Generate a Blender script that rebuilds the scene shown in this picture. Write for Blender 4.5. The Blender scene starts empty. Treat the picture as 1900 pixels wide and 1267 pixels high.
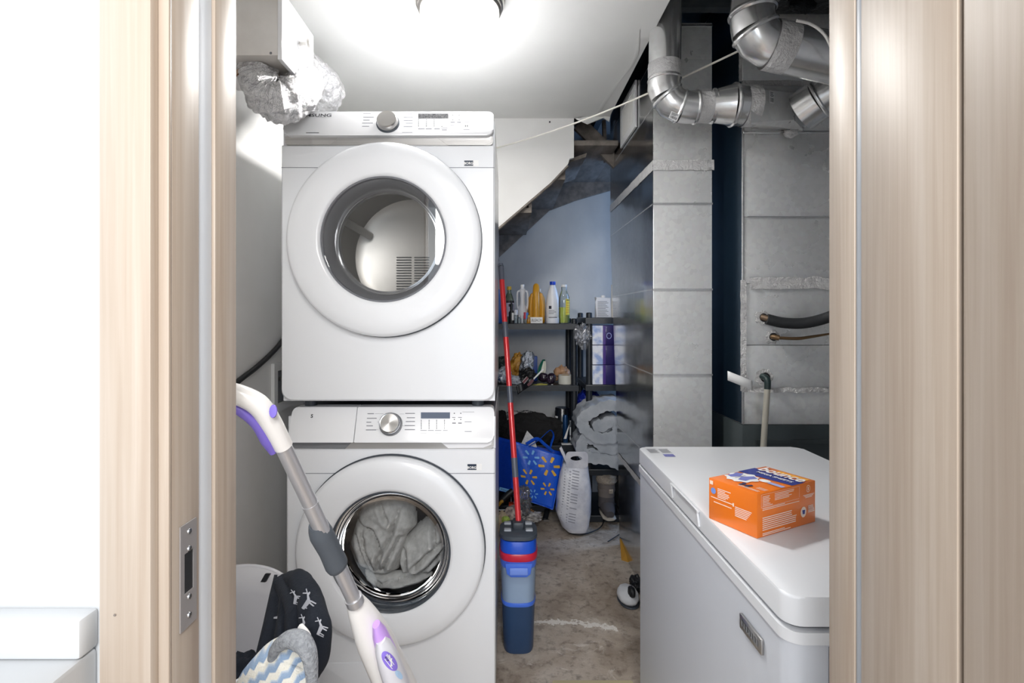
import bpy, bmesh, math, random
from mathutils import Vector, Matrix, noise

# ------------------------------------------------------------------ camera, light, exposure
SC = bpy.context.scene
COL = SC.collection
CAM_H, FOC, VPX, VPY = 1.3, 965.0, 940.0, 585.0      # metres; pixels in a 1900 x 1267 frame
cam_d = bpy.data.cameras.new('camera')
cam_d.sensor_width = 36.0
cam_d.lens = FOC / 1900.0 * 36.0
cam_d.shift_x = (950.0 - VPX) / 1900.0
cam_d.shift_y = -(633.5 - VPY) / 1900.0
cam_d.clip_start = 0.02
cam = bpy.data.objects.new('camera', cam_d)
cam.location = (0, 0, CAM_H)
cam.rotation_euler = (math.pi / 2, 0, 0)
COL.objects.link(cam)
SC.camera = cam

world = bpy.data.worlds.new('world')
SC.world = world
world.use_nodes = True
world.node_tree.nodes['Background'].inputs[0].default_value = (0.86, 0.93, 1.0, 1)
world.node_tree.nodes['Background'].inputs[1].default_value = 1.12

def area_light(name, loc, target, size, power, color, shape='DISK', size_y=None):
    d = bpy.data.lights.new(name, 'AREA')
    d.shape = shape; d.size = size
    if size_y: d.size_y = size_y
    d.energy = power; d.color = color
    o = bpy.data.objects.new(name, d)
    o.location = loc
    o.rotation_euler = (Vector(target) - Vector(loc)).to_track_quat('-Z', 'Y').to_euler()
    COL.objects.link(o)
    return o
# the hall's own ceiling lamp and an added fill lamp behind the camera, and an added blue fill near the furnace
area_light('hall_ceiling_lamp', (0.32, -0.75, 2.40), (0.10, 0.1, 0.0), 0.45, 10, (1.0, 0.97, 0.93))
area_light('added_front_fill', (-0.05, -1.0, 1.95), (0.25, 2.2, 1.35), 0.8, 14, (1.0, 0.985, 0.97), 'RECTANGLE', 0.6)
area_light('added_blue_fill', (1.93, 3.38, 1.75), (0.0, 3.45, 1.1), 0.7, 9, (0.34, 0.58, 1.0), 'RECTANGLE', 0.6)
LAMP_EMIT, LAMP_DOWN = 1.1, 9.5

vs = SC.view_settings
vs.view_transform = 'Standard'
vs.look = 'None'
vs.gamma = 1.0
vs.use_curve_mapping = False
vs.exposure = 1.13
SC.cycles.max_bounces = 10
SC.cycles.diffuse_bounces = 6
SC.cycles.glossy_bounces = 4
SC.cycles.transparent_max_bounces = 10
SC.cycles.caustics_reflective = False
SC.cycles.caustics_refractive = False
SC.cycles.sample_clamp_indirect = 6.0

# ------------------------------------------------------------------ helpers
def P(px, py, Y):
    """photo pixel at depth Y -> point in the room"""
    return Vector(((px - VPX) / FOC * Y, Y, CAM_H + (VPY - py) / FOC * Y))

def srgb(r, g, b):
    f = lambda c: (c / 255.0 / 12.92) if c / 255.0 <= 0.04045 else ((c / 255.0 + 0.055) / 1.055) ** 2.4
    return (f(r), f(g), f(b), 1.0)

def base_mat(name):
    m = bpy.data.materials.new(name)
    m.use_nodes = True
    return m, m.node_tree, m.node_tree.nodes['Principled BSDF']

def N(nt, typ, **kw):
    n = nt.nodes.new(typ)
    for k, v in kw.items():
        if k in n.inputs.keys() if isinstance(k, str) else False:
            n.inputs[k].default_value = v
        else:
            setattr(n, k, v)
    return n

def add_bump(nt, bs, scale, strength, detail=4.0, dist=0.01, stretch=(1, 1, 1), rough=0.6, tex='NOISE'):
    tc = nt.nodes.new('ShaderNodeTexCoord')
    mp = nt.nodes.new('ShaderNodeMapping')
    mp.inputs['Scale'].default_value = stretch
    nt.links.new(tc.outputs['Object'], mp.inputs[0])
    if tex == 'VORONOI':
        t = nt.nodes.new('ShaderNodeTexVoronoi'); t.inputs['Scale'].default_value = scale
        out = t.outputs['Distance']
    else:
        t = nt.nodes.new('ShaderNodeTexNoise')
        t.inputs['Scale'].default_value = scale; t.inputs['Detail'].default_value = detail
        t.inputs['Roughness'].default_value = rough
        out = t.outputs['Fac']
    nt.links.new(mp.outputs[0], t.inputs['Vector'])
    b = nt.nodes.new('ShaderNodeBump')
    b.inputs['Strength'].default_value = strength
    b.inputs['Distance'].default_value = dist
    nt.links.new(out, b.inputs['Height'])
    nt.links.new(b.outputs[0], bs.inputs['Normal'])
    return out

def mat(name, col, rough=0.5, metal=0.0, bump=None, coat=0.0, spec=0.5, trans=0.0, alpha=1.0, sheen=0.0, emit=None):
    m, nt, bs = base_mat(name)
    bs.inputs['Base Color'].default_value = col
    bs.inputs['Roughness'].default_value = rough
    bs.inputs['Metallic'].default_value = metal
    bs.inputs['Coat Weight'].default_value = coat
    bs.inputs['Specular IOR Level'].default_value = spec
    bs.inputs['Transmission Weight'].default_value = trans
    bs.inputs['Alpha'].default_value = alpha
    bs.inputs['Sheen Weight'].default_value = sheen
    if emit:
        bs.inputs['Emission Color'].default_value = emit[0]
        bs.inputs['Emission Strength'].default_value = emit[1]
    if bump: add_bump(nt, bs, *bump)
    return m

def noise_mat(name, c1, c2, scale, rough=0.6, metal=0.0, stretch=(1, 1, 1), detail=5, lo=0.35, hi=0.65, bump=None, coat=0.0, r2=None):
    m, nt, bs = base_mat(name)
    tc = nt.nodes.new('ShaderNodeTexCoord'); mp = nt.nodes.new('ShaderNodeMapping')
    mp.inputs['Scale'].default_value = stretch
    nt.links.new(tc.outputs['Object'], mp.inputs[0])
    t = nt.nodes.new('ShaderNodeTexNoise'); t.inputs['Scale'].default_value = scale; t.inputs['Detail'].default_value = detail
    nt.links.new(mp.outputs[0], t.inputs['Vector'])
    cr = nt.nodes.new('ShaderNodeValToRGB')
    cr.color_ramp.elements[0].position = lo; cr.color_ramp.elements[0].color = c1
    cr.color_ramp.elements[1].position = hi; cr.color_ramp.elements[1].color = c2
    nt.links.new(t.outputs['Fac'], cr.inputs[0]); nt.links.new(cr.outputs[0], bs.inputs['Base Color'])
    bs.inputs['Roughness'].default_value = rough; bs.inputs['Metallic'].default_value = metal
    bs.inputs['Coat Weight'].default_value = coat
    if r2 is not None:
        mr = nt.nodes.new('ShaderNodeMapRange'); mr.inputs['To Min'].default_value = rough; mr.inputs['To Max'].default_value = r2
        nt.links.new(t.outputs['Fac'], mr.inputs[0]); nt.links.new(mr.outputs[0], bs.inputs['Roughness'])
    if bump: add_bump(nt, bs, *bump)
    return m

def glass_mat(name, tint, refl=1.0, rough=0.02, ior=1.45, body=0.0, bodycol=(1, 1, 1, 1)):
    """thin clear sheet: tinted see-through plus a fresnel reflection (and some milky body for plastics)"""
    m = bpy.data.materials.new(name); m.use_nodes = True
    nt = m.node_tree; nt.nodes.clear()
    out = nt.nodes.new('ShaderNodeOutputMaterial')
    tr = nt.nodes.new('ShaderNodeBsdfTransparent'); tr.inputs[0].default_value = tint
    gl = nt.nodes.new('ShaderNodeBsdfGlossy'); gl.inputs['Roughness'].default_value = rough
    gl.inputs[0].default_value = (refl, refl, refl, 1)
    fr = nt.nodes.new('ShaderNodeFresnel'); fr.inputs[0].default_value = ior
    mx = nt.nodes.new('ShaderNodeMixShader')
    base = tr
    if body > 0:
        df = nt.nodes.new('ShaderNodeBsdfDiffuse'); df.inputs[0].default_value = bodycol
        m2 = nt.nodes.new('ShaderNodeMixShader'); m2.inputs[0].default_value = body
        nt.links.new(tr.outputs[0], m2.inputs[1]); nt.links.new(df.outputs[0], m2.inputs[2])
        base = m2
    nt.links.new(fr.outputs[0], mx.inputs[0]); nt.links.new(base.outputs[0], mx.inputs[1]); nt.links.new(gl.outputs[0], mx.inputs[2])
    nt.links.new(mx.outputs[0], out.inputs[0])
    return m

def link(o, parent=None, label=None, cat=None, group=None, kind=None):
    COL.objects.link(o)
    if parent is not None:
        o.parent = parent
        if parent.type == 'EMPTY':
            o.matrix_parent_inverse = Matrix.Translation(-parent.location)
    if label: o['label'] = label
    if cat: o['category'] = cat
    if group: o['group'] = group
    if kind: o['kind'] = kind
    return o

def thing(name, label, cat, loc, group=None, kind=None):
    e = bpy.data.objects.new(name, None)
    e.location = loc; e.empty_display_size = 0.05
    return link(e, None, label, cat, group, kind)

def fin(name, bm, m, parent, smooth, ang=35, **kw):
    me = bpy.data.meshes.new(name)
    bmesh.ops.recalc_face_normals(bm, faces=bm.faces)
    bm.to_mesh(me); bm.free()
    if m is not None: me.materials.append(m)
    if smooth:
        for p in me.polygons: p.use_smooth = True
        me.set_sharp_from_angle(angle=math.radians(ang))
    return link(bpy.data.objects.new(name, me), parent, **kw)

def raw(name, verts, faces, m, parent=None, smooth=False, ang=35, recalc=True, **kw):
    bm = bmesh.new()
    vv = [bm.verts.new(v) for v in verts]
    for f in faces:
        try: bm.faces.new([vv[i] for i in f])
        except ValueError: pass
    return fin(name, bm, m, parent, smooth, ang, **kw)

def bm_box(bm, x0, x1, y0, y1, z0, z1, M=None):
    vs_ = [(x, y, z) for x in (x0, x1) for y in (y0, y1) for z in (z0, z1)]
    if M is not None: vs_ = [M @ Vector(v) for v in vs_]
    v = [bm.verts.new(c) for c in vs_]
    fs = [(0, 1, 3, 2), (4, 6, 7, 5), (0, 4, 5, 1), (2, 3, 7, 6), (0, 2, 6, 4), (1, 5, 7, 3)]
    return [bm.faces.new([v[i] for i in f]) for f in fs]

def box(name, x0, x1, y0, y1, z0, z1, m, parent=None, bevel=0.0, seg=2, M=None, **kw):
    bm = bmesh.new(); bm_box(bm, x0, x1, y0, y1, z0, z1, M)
    if bevel > 0:
        bmesh.ops.bevel(bm, geom=list(bm.edges), offset=bevel, segments=seg, affect='EDGES', profile=0.5, clamp_overlap=True)
    return fin(name, bm, m, parent, bevel > 0, **kw)

def boxes(name, lst, m, parent=None, M=None, **kw):
    bm = bmesh.new()
    for b in lst: bm_box(bm, *b, M=M)
    return fin(name, bm, m, parent, False, **kw)

def rrect(x0, x1, z0, z1, r, n=6):
    rs = r if isinstance(r, (tuple, list)) else (r,) * 4      # BL BR TR TL
    pts = []
    for (cx, cz, a0, rr) in ((x0, z0, math.pi, rs[0]), (x1, z0, 1.5 * math.pi, rs[1]), (x1, z1, 0, rs[2]), (x0, z1, 0.5 * math.pi, rs[3])):
        ox = cx + (rr if cx == x0 else -rr); oz = cz + (rr if cz == z0 else -rr)
        for i in range(n + 1):
            a = a0 + 0.5 * math.pi * i / n
            pts.append((ox + rr * math.cos(a), oz + rr * math.sin(a)))
    return pts

def prism(name, outline, d0, d1, m, parent=None, plane='XZ', bevel=0.0, seg=2, smooth=False, tilt=None, ang=35, **kw):
    """outline extruded from d0 to d1 along the axis missing from plane; tilt(a,b)->extra depth for the d0 face"""
    bm = bmesh.new()
    def pt(a, b, d):
        return {'XZ': (a, d, b), 'YZ': (d, a, b), 'XY': (a, b, d)}[plane]
    f = [bm.verts.new(pt(a, b, d0 + (tilt(a, b) if tilt else 0))) for a, b in outline]
    k = [bm.verts.new(pt(a, b, d1)) for a, b in outline]
    n = len(outline)
    front = bm.faces.new(f); bm.faces.new(list(reversed(k)))
    for i in range(n): bm.faces.new([f[i], k[i], k[(i + 1) % n], f[(i + 1) % n]])
    if bevel > 0:
        bmesh.ops.bevel(bm, geom=list(front.edges), offset=bevel, segments=seg, affect='EDGES', profile=0.5, clamp_overlap=True)
    return fin(name, bm, m, parent, smooth or bevel > 0, ang, **kw)

def frame_of(axis):
    a = Vector(axis).normalized()
    up = Vector((0, 0, 1)) if abs(a.z) < 0.9 else Vector((1, 0, 0))
    u = up.cross(a).normalized(); v = a.cross(u).normalized()
    return a, u, v

def lathe(name, prof, origin, axis, m, parent=None, n=40, sx=1.0, sy=1.0, cap=True, smooth=True, ang=40, solid=0, udir=None, **kw):
    o = Vector(origin); a, u, v = frame_of(axis)
    if udir is not None:
        u = Vector(udir).normalized(); v = a.cross(u).normalized()
    bm = bmesh.new(); rings = []
    for r, h in prof:
        if r < 1e-6: rings.append([bm.verts.new(o + a * h)])
        else: rings.append([bm.verts.new(o + a * h + u * (r * sx * math.cos(2 * math.pi * i / n)) + v * (r * sy * math.sin(2 * math.pi * i / n))) for i in range(n)])
    for A, B in zip(rings, rings[1:]):
        for i in range(n):
            j = (i + 1) % n
            if len(A) == 1 and len(B) == 1: continue
            if len(A) == 1: bm.faces.new([A[0], B[j], B[i]])
            elif len(B) == 1: bm.faces.new([A[i], A[j], B[0]])
            else: bm.faces.new([A[i], A[j], B[j], B[i]])
    if cap:
        if len(rings[0]) > 1: bm.faces.new(list(reversed(rings[0])))
        if len(rings[-1]) > 1: bm.faces.new(rings[-1])
    ob = fin(name, bm, m, parent, smooth, ang, **kw)
    if solid:
        md = ob.modifiers.new('thickness', 'SOLIDIFY'); md.thickness = solid
    return ob

def spline(pts, per=8):
    P_ = [Vector(p) for p in pts]
    if len(P_) < 3: return [P_[0].lerp(P_[-1], i / per) for i in range(per + 1)]
    out = []
    Q = [2 * P_[0] - P_[1]] + P_ + [2 * P_[-1] - P_[-2]]
    for i in range(1, len(Q) - 2):
        for k in range(per):
            t = k / per; a, b, c, d = Q[i - 1], Q[i], Q[i + 1], Q[i + 2]
            out.append(0.5 * ((2 * b) + (c - a) * t + (2 * a - 5 * b + 4 * c - d) * t * t + (3 * b - a - 3 * c + d) * t ** 3))
    out.append(P_[-1])
    return out

def lerp_list(vals, t):
    x = t * (len(vals) - 1); i = min(int(x), len(vals) - 2)
    return vals[i] + (vals[i + 1] - vals[i]) * (x - i)

def sweep(name, pts, r, m, parent=None, n=14, cap=True, smooth=True, flat=1.0, up=None, ang=50, disp=None, **kw):
    """r: number or list of radii along the path; flat: second radius ratio; disp(t, angle, point)->radius factor"""
    pts = [Vector(p) for p in pts]
    bm = bmesh.new(); rings = []; u = None
    for i, p in enumerate(pts):
        t = (pts[min(i + 1, len(pts) - 1)] - pts[max(i - 1, 0)]).normalized()
        if u is None:
            ref = Vector(up) if up else (Vector((0, 0, 1)) if abs(t.z) < 0.9 else Vector((0, 1, 0)))
            u = (ref - t * ref.dot(t)).normalized()
        else:
            u = (u - t * u.dot(t)).normalized()
        v = t.cross(u)
        f = i / max(1, len(pts) - 1)
        rr = lerp_list(r, f) if isinstance(r, (list, tuple)) else r
        ring = []
        for k in range(n):
            a = 2 * math.pi * k / n
            q = rr * (disp(f, a, p) if disp else 1.0)
            ring.append(bm.verts.new(p + u * (q * math.cos(a)) + v * (q * flat * math.sin(a))))
        rings.append(ring)
    for A, B in zip(rings, rings[1:]):
        for k in range(n): bm.faces.new([A[k], A[(k + 1) % n], B[(k + 1) % n], B[k]])
    if cap:
        bm.faces.new(list(reversed(rings[0]))); bm.faces.new(rings[-1])
    return fin(name, bm, m, parent, smooth, ang, **kw)

def surf(name, f, nu, nv, m, parent=None, thick=0.0, smooth=True, **kw):
    bm = bmesh.new()
    g = [[bm.verts.new(f(i / nu, j / nv)) for j in range(nv + 1)] for i in range(nu + 1)]
    for i in range(nu):
        for j in range(nv): bm.faces.new([g[i][j], g[i + 1][j], g[i + 1][j + 1], g[i][j + 1]])
    ob = fin(name, bm, m, parent, smooth, 60, **kw)
    if thick:
        md = ob.modifiers.new('thickness', 'SOLIDIFY'); md.thickness = thick; md.offset = 0
    return ob

def decal(name, fn, polys, m, parent=None, **kw):
    """flat print: polygons in (u,v) laid on a surface by fn(u,v)->point just above it"""
    bm = bmesh.new()
    for poly in polys:
        try: bm.faces.new([bm.verts.new(fn(u, v)) for u, v in poly])
        except ValueError: pass
    me = bpy.data.meshes.new(name); bm.to_mesh(me); bm.free(); me.materials.append(m)
    return link(bpy.data.objects.new(name, me), parent, **kw)

def rect(u0, u1, v0, v1): return [(u0, v0), (u1, v0), (u1, v1), (u0, v1)]
def ngon(cu, cv, ru, rv, n=20): return [(cu + ru * math.cos(2 * math.pi * i / n), cv + rv * math.sin(2 * math.pi * i / n)) for i in range(n)]

def plane_fn(o, U, V, off=0.0006):
    o, U, V = Vector(o), Vector(U), Vector(V)
    n = U.cross(V).normalized()
    return lambda u, v: o + U * u + V * v + n * off

def text(name, s, size, o, U, V, m, parent=None, off=0.0008, bold=0.0, shear=0.0, align='CENTER', width=None, **kw):
    """lettering on a plane: o baseline point, U reading direction, V up"""
    cu = bpy.data.curves.new(name, 'FONT'); cu.body = s; cu.size = size; cu.align_x = align; cu.offset = bold; cu.shear = shear
    cu.resolution_u = 3
    tmp = bpy.data.objects.new(name, cu); COL.objects.link(tmp)
    dg = bpy.context.evaluated_depsgraph_get()
    me = bpy.data.meshes.new_from_object(tmp.evaluated_get(dg))
    bpy.data.objects.remove(tmp); bpy.data.curves.remove(cu)
    U = Vector(U).normalized(); V = Vector(V).normalized(); n = U.cross(V).normalized()
    k = 1.0
    if width:
        xs = [v.co.x for v in me.vertices]; k = width / (max(xs) - min(xs))
    for v in me.vertices: v.co = Vector(o) + U * (v.co.x * k) + V * v.co.y + n * off
    me.materials.clear(); me.materials.append(m); me.name = name
    return link(bpy.data.objects.new(name, me), parent, **kw)

def lump(name, c, size, m, parent=None, seed=0, amp=0.25, freq=2.2, sub=4, ridge=0.0, flatb=None, smooth=True, M=None, **kw):
    bm = bmesh.new(); bmesh.ops.create_icosphere(bm, subdivisions=sub, radius=1.0)
    off = Vector((seed * 13.7, seed * 7.3, seed * 3.1))
    for v in bm.verts:
        d = v.co.normalized()
        q = d * freq + off
        k = 1 + amp * noise.noise(q) + amp * 0.5 * noise.noise(q * 2.1)
        if ridge: k += ridge * (0.5 - abs(noise.noise(q * 1.7 + Vector((5, 1, 2)))) * 2) + ridge * 0.5 * (0.5 - abs(noise.noise(q * 3.6)) * 2)
        p = Vector((d.x * size[0] * k, d.y * size[1] * k, d.z * size[2] * k))
        if M is not None: p = M @ p
        p = p + Vector(c)
        if flatb is not None and p.z < flatb: p.z = flatb + (p.z - flatb) * 0.02
        v.co = p
    return fin(name, bm, m, parent, smooth, 70, **kw)

def plate_hole(name, outline, c, rh, y0, y1, m, parent, bevel=0.006, n=120, **kw):
    """flat front plate (XZ outline, star-shaped about c) with a round hole, y0 toward the camera"""
    cx, cz = c
    def hit(a):
        d = (math.cos(a), math.sin(a)); best = 1e9
        for (x1, z1), (x2, z2) in zip(outline, outline[1:] + outline[:1]):
            ex, ez = x2 - x1, z2 - z1
            den = d[0] * ez - d[1] * ex
            if abs(den) < 1e-12: continue
            t = ((x1 - cx) * ez - (z1 - cz) * ex) / den
            s = ((x1 - cx) * d[1] - (z1 - cz) * d[0]) / den
            if t > 0 and -1e-9 <= s <= 1 + 1e-9: best = min(best, t)
        return (cx + d[0] * best, cz + d[1] * best)
    angs = sorted(set([2 * math.pi * i / n for i in range(n)] + [math.atan2(z - cz, x - cx) % (2 * math.pi) for x, z in outline]))
    bm = bmesh.new()
    inn = [bm.verts.new((cx + rh * math.cos(a), y0, cz + rh * math.sin(a))) for a in angs]
    H = [hit(a) for a in angs]
    def shrink(p):
        dx, dz = p[0] - cx, p[1] - cz; L = math.hypot(dx, dz); return (cx + dx * (1 - bevel / L), cz + dz * (1 - bevel / L))
    o1 = [bm.verts.new((shrink(p)[0], y0, shrink(p)[1])) for p in H]
    o2 = [bm.verts.new((p[0], y0 + bevel, p[1])) for p in H]
    o3 = [bm.verts.new((p[0], y1, p[1])) for p in H]
    in2 = [bm.verts.new((cx + rh * math.cos(a), y1, cz + rh * math.sin(a))) for a in angs]
    k = len(angs)
    for A, B in ((in2, inn), (inn, o1), (o1, o2), (o2, o3)):
        for i in range(k): bm.faces.new([A[i], A[(i + 1) % k], B[(i + 1) % k], B[i]])
    return fin(name, bm, m, parent, True, 30, **kw)

def obox(name, c, U, V, W, m, parent=None, bevel=0.0, **kw):
    """box spanned from corner c by vectors U, V, W"""
    M = Matrix((Vector(U), Vector(V), Vector(W))).transposed().to_4x4(); M.translation = Vector(c)
    if bevel:
        bm = bmesh.new(); bm_box(bm, 0, 1, 0, 1, 0, 1, M)
        bmesh.ops.bevel(bm, geom=list(bm.edges), offset=bevel, segments=2, affect='EDGES', profile=0.5, clamp_overlap=True)
        return fin(name, bm, m, parent, True, **kw)
    return box(name, 0, 1, 0, 1, 0, 1, m, parent, M=M, **kw)

def band(name, path, t, y0, y1, m, parent=None, ny=12, wob=0.004, seed=0, **kw):
    """thick folded cloth: an XZ path with thickness t, running from y0 to y1"""
    pp = spline([Vector((x, 0, z)) for x, z in path], 6)
    prof = []; L = []; R = []
    for i, p in enumerate(pp):
        tn = (pp[min(i + 1, len(pp) - 1)] - pp[max(i - 1, 0)]).normalized()
        nn = Vector((-tn.z, 0, tn.x))
        e = min(i, len(pp) - 1 - i); k = min(1.0, 0.35 + 0.3 * e)
        q = 1 + 0.12 * math.sin(i * 1.9 + seed)
        L.append(p + nn * t * 0.5 * k * q); R.append(p - nn * t * 0.5 * k * q)
    ring = L + R[::-1]; n = len(ring); bm = bmesh.new(); rows = []
    for j in range(ny + 1):
        y = y0 + (y1 - y0) * j / ny
        endk = 1 - 0.10 * (1 if j in (0, ny) else 0)
        c = sum(ring, Vector()) / n
        row = []
        for k, p in enumerate(ring):
            w = Vector((noise.noise(p * 14 + Vector((seed, y * 9, 0))), noise.noise(p * 11 + Vector((3, y * 8, seed))), noise.noise(p * 14 + Vector((7, y * 9, seed))))) * wob
            row.append(bm.verts.new(Vector((p.x, y, p.z)) + w))
        rows.append(row)
    for A, B in zip(rows, rows[1:]):
        for k in range(n): bm.faces.new([A[k], A[(k + 1) % n], B[(k + 1) % n], B[k]])
    h = len(L)
    for row in (rows[0], rows[-1]):
        for i in range(h - 1): bm.faces.new([row[i], row[i + 1], row[n - 2 - i], row[n - 1 - i]])
    ob = fin(name, bm, m, parent, True, 75, **kw)
    return ob

# ------------------------------------------------------------------ materials
def wood_mat(name, c1, c2, c3, rough=0.42):
    m, nt, bs = base_mat(name)
    tc = nt.nodes.new('ShaderNodeTexCoord'); mp = nt.nodes.new('ShaderNodeMapping')
    mp.inputs['Scale'].default_value = (60, 60, 1.3)
    nt.links.new(tc.outputs['Object'], mp.inputs[0])
    t = nt.nodes.new('ShaderNodeTexNoise'); t.inputs['Scale'].default_value = 2.2; t.inputs['Detail'].default_value = 6; t.inputs['Distortion'].default_value = 0.4
    nt.links.new(mp.outputs[0], t.inputs['Vector'])
    mp2 = nt.nodes.new('ShaderNodeMapping'); mp2.inputs['Scale'].default_value = (14, 14, 0.5)
    nt.links.new(tc.outputs['Object'], mp2.inputs[0])
    t2 = nt.nodes.new('ShaderNodeTexNoise'); t2.inputs['Scale'].default_value = 1.6; t2.inputs['Detail'].default_value = 3
    nt.links.new(mp2.outputs[0], t2.inputs['Vector'])
    ad = nt.nodes.new('ShaderNodeMath'); ad.operation = 'ADD'; 
    nt.links.new(t.outputs['Fac'], ad.inputs[0]); nt.links.new(t2.outputs['Fac'], ad.inputs[1])
    hf = nt.nodes.new('ShaderNodeMath'); hf.operation = 'MULTIPLY'; hf.inputs[1].default_value = 0.5
    nt.links.new(ad.outputs[0], hf.inputs[0])
    cr = nt.nodes.new('ShaderNodeValToRGB')
    cr.color_ramp.elements[0].position = 0.36; cr.color_ramp.elements[0].color = c1
    cr.color_ramp.elements[1].position = 0.64; cr.color_ramp.elements[1].color = c3
    e = cr.color_ramp.elements.new(0.5); e.color = c2
    nt.links.new(hf.outputs[0], cr.inputs[0]); nt.links.new(cr.outputs[0], bs.inputs['Base Color'])
    bs.inputs['Roughness'].default_value = rough
    b = nt.nodes.new('ShaderNodeBump'); b.inputs['Strength'].default_value = 0.06; b.inputs['Distance'].default_value = 0.002
    nt.links.new(t.outputs['Fac'], b.inputs['Height']); nt.links.new(b.outputs[0], bs.inputs['Normal'])
    return m

M_oak = wood_mat('pale_oak', srgb(168, 152, 137), srgb(178, 164, 150), srgb(187, 175, 163))
M_wall = noise_mat('white_wall_paint', srgb(234, 233, 230), srgb(241, 240, 238), 3.0, rough=0.6, bump=(90, 0.05, 3, 0.004))
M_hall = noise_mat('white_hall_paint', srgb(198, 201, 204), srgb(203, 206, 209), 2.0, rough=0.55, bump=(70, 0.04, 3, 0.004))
M_ceil = noise_mat('white_ceiling_paint', srgb(226, 226, 224), srgb(232, 232, 230), 2.5, rough=0.7, bump=(60, 0.05, 3, 0.004))
M_back = noise_mat('grey_plaster', srgb(176, 178, 182), srgb(208, 208, 206), 2.2, rough=0.65, stretch=(1, 1, 0.6), bump=(40, 0.08, 4, 0.006))
M_joist = noise_mat('dark_joist_wood', srgb(52, 60, 68), srgb(74, 80, 86), 6, rough=0.75, stretch=(2, 0.3, 4))
M_stair = noise_mat('raw_stair_wood', srgb(112, 104, 98), srgb(142, 134, 126), 7, rough=0.8, stretch=(3, 1, 3), bump=(40, 0.1, 4, 0.005))
M_enamel = mat('white_enamel', srgb(232, 234, 238), 0.22, coat=0.3)
M_panelw = mat('white_gloss_plastic', srgb(235, 236, 239), 0.25, coat=0.2)
M_silver = noise_mat('brushed_silver', srgb(176, 174, 172), srgb(192, 190, 188), 30, rough=0.32, metal=0.85, stretch=(0.05, 1, 6))
M_pocket = mat('grey_recess_plastic', srgb(120, 122, 126), 0.35)
M_chrome = mat('chrome', srgb(214, 216, 220), 0.10, 1.0)
M_steel = mat('brushed_steel', srgb(188, 186, 184), 0.28, 1.0)
M_nickel = mat('satin_nickel', srgb(178, 174, 170), 0.32, 1.0)
M_darkgrey = mat('dark_grey_plastic', srgb(62, 68, 76), 0.4)
M_bezel = mat('smoked_grey_plastic', srgb(112, 114, 120), 0.16, coat=0.6)
M_bezel2 = mat('dark_smoke_plastic', srgb(50, 58, 68), 0.12, coat=0.6)
M_black = mat('black_plastic', srgb(22, 24, 28), 0.45)
M_blackshelf = noise_mat('black_shelf_plastic', srgb(26, 30, 36), srgb(34, 38, 44), 20, rough=0.42, bump=(120, 0.1, 2, 0.002))
M_drum = mat('drum_steel', srgb(170, 168, 164), 0.3, 0.9)
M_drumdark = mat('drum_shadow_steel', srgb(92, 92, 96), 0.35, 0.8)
M_print = mat('grey_print', srgb(124, 126, 134), 0.6)
M_inkdark = mat('dark_print', srgb(58, 60, 66), 0.6)
M_display = noise_mat('led_display', srgb(70, 72, 76), srgb(120, 120, 122), 220, rough=0.2)
M_display2 = mat('blue_grey_display', srgb(96, 106, 124), 0.15)
M_glassd = glass_mat('dryer_glass', (0.80, 0.80, 0.80, 1), 1.0, 0.02, 1.7)
M_glassw = glass_mat('washer_glass', (0.86, 0.88, 0.90, 1), 1.0, 0.01, 1.5)
M_sticker = mat('navy_sticker', srgb(28, 44, 66), 0.4)
M_white = mat('plain_white', srgb(236, 236, 236), 0.5)
M_offwhite = mat('off_white_plastic', srgb(226, 224, 220), 0.4)

def galv_mat(name, col, rough, bumpk=0.08):
    m, nt, bs = base_mat(name)
    tc = nt.nodes.new('ShaderNodeTexCoord')
    v = nt.nodes.new('ShaderNodeTexVoronoi'); v.inputs['Scale'].default_value = 55
    nt.links.new(tc.outputs['Object'], v.inputs['Vector'])
    mx = nt.nodes.new('ShaderNodeMix'); mx.data_type = 'RGBA'; mx.inputs[0].default_value = 0.10
    mx.inputs[6].default_value = col
    nt.links.new(v.outputs['Color'], mx.inputs[7])
    hs = nt.nodes.new('ShaderNodeHueSaturation'); hs.inputs['Saturation'].default_value = 0.15
    nt.links.new(mx.outputs[2], hs.inputs['Color']); nt.links.new(hs.outputs[0], bs.inputs['Base Color'])
    bs.inputs['Metallic'].default_value = 0.45
    n = nt.nodes.new('ShaderNodeTexNoise'); n.inputs['Scale'].default_value = 4; n.inputs['Detail'].default_value = 5
    nt.links.new(tc.outputs['Object'], n.inputs['Vector'])
    mr = nt.nodes.new('ShaderNodeMapRange'); mr.inputs['To Min'].default_value = rough * 0.6; mr.inputs['To Max'].default_value = rough * 1.4
    nt.links.new(n.outputs['Fac'], mr.inputs[0]); nt.links.new(mr.outputs[0], bs.inputs['Roughness'])
    n2 = nt.nodes.new('ShaderNodeTexNoise'); n2.inputs['Scale'].default_value = 3.5; n2.inputs['Detail'].default_value = 1
    nt.links.new(tc.outputs['Object'], n2.inputs['Vector'])
    b = nt.nodes.new('ShaderNodeBump'); b.inputs['Strength'].default_value = bumpk; b.inputs['Distance'].default_value = 0.05
    nt.links.new(n2.outputs['Fac'], b.inputs['Height']); nt.links.new(b.outputs[0], bs.inputs['Normal'])
    return m
M_galv = galv_mat('galvanised_sheet', srgb(226, 231, 227), 0.30)
M_galv2 = galv_mat('galvanised_pipe', srgb(222, 225, 226), 0.22, 0.05)
M_galv2.node_tree.nodes['Principled BSDF'].inputs['Metallic'].default_value = 0.8
M_foil = mat('crinkled_foil', srgb(226, 226, 228), 0.18, 1.0, bump=(26, 1.0, 6, 0.03, (1, 1, 1), 0.65))
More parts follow.
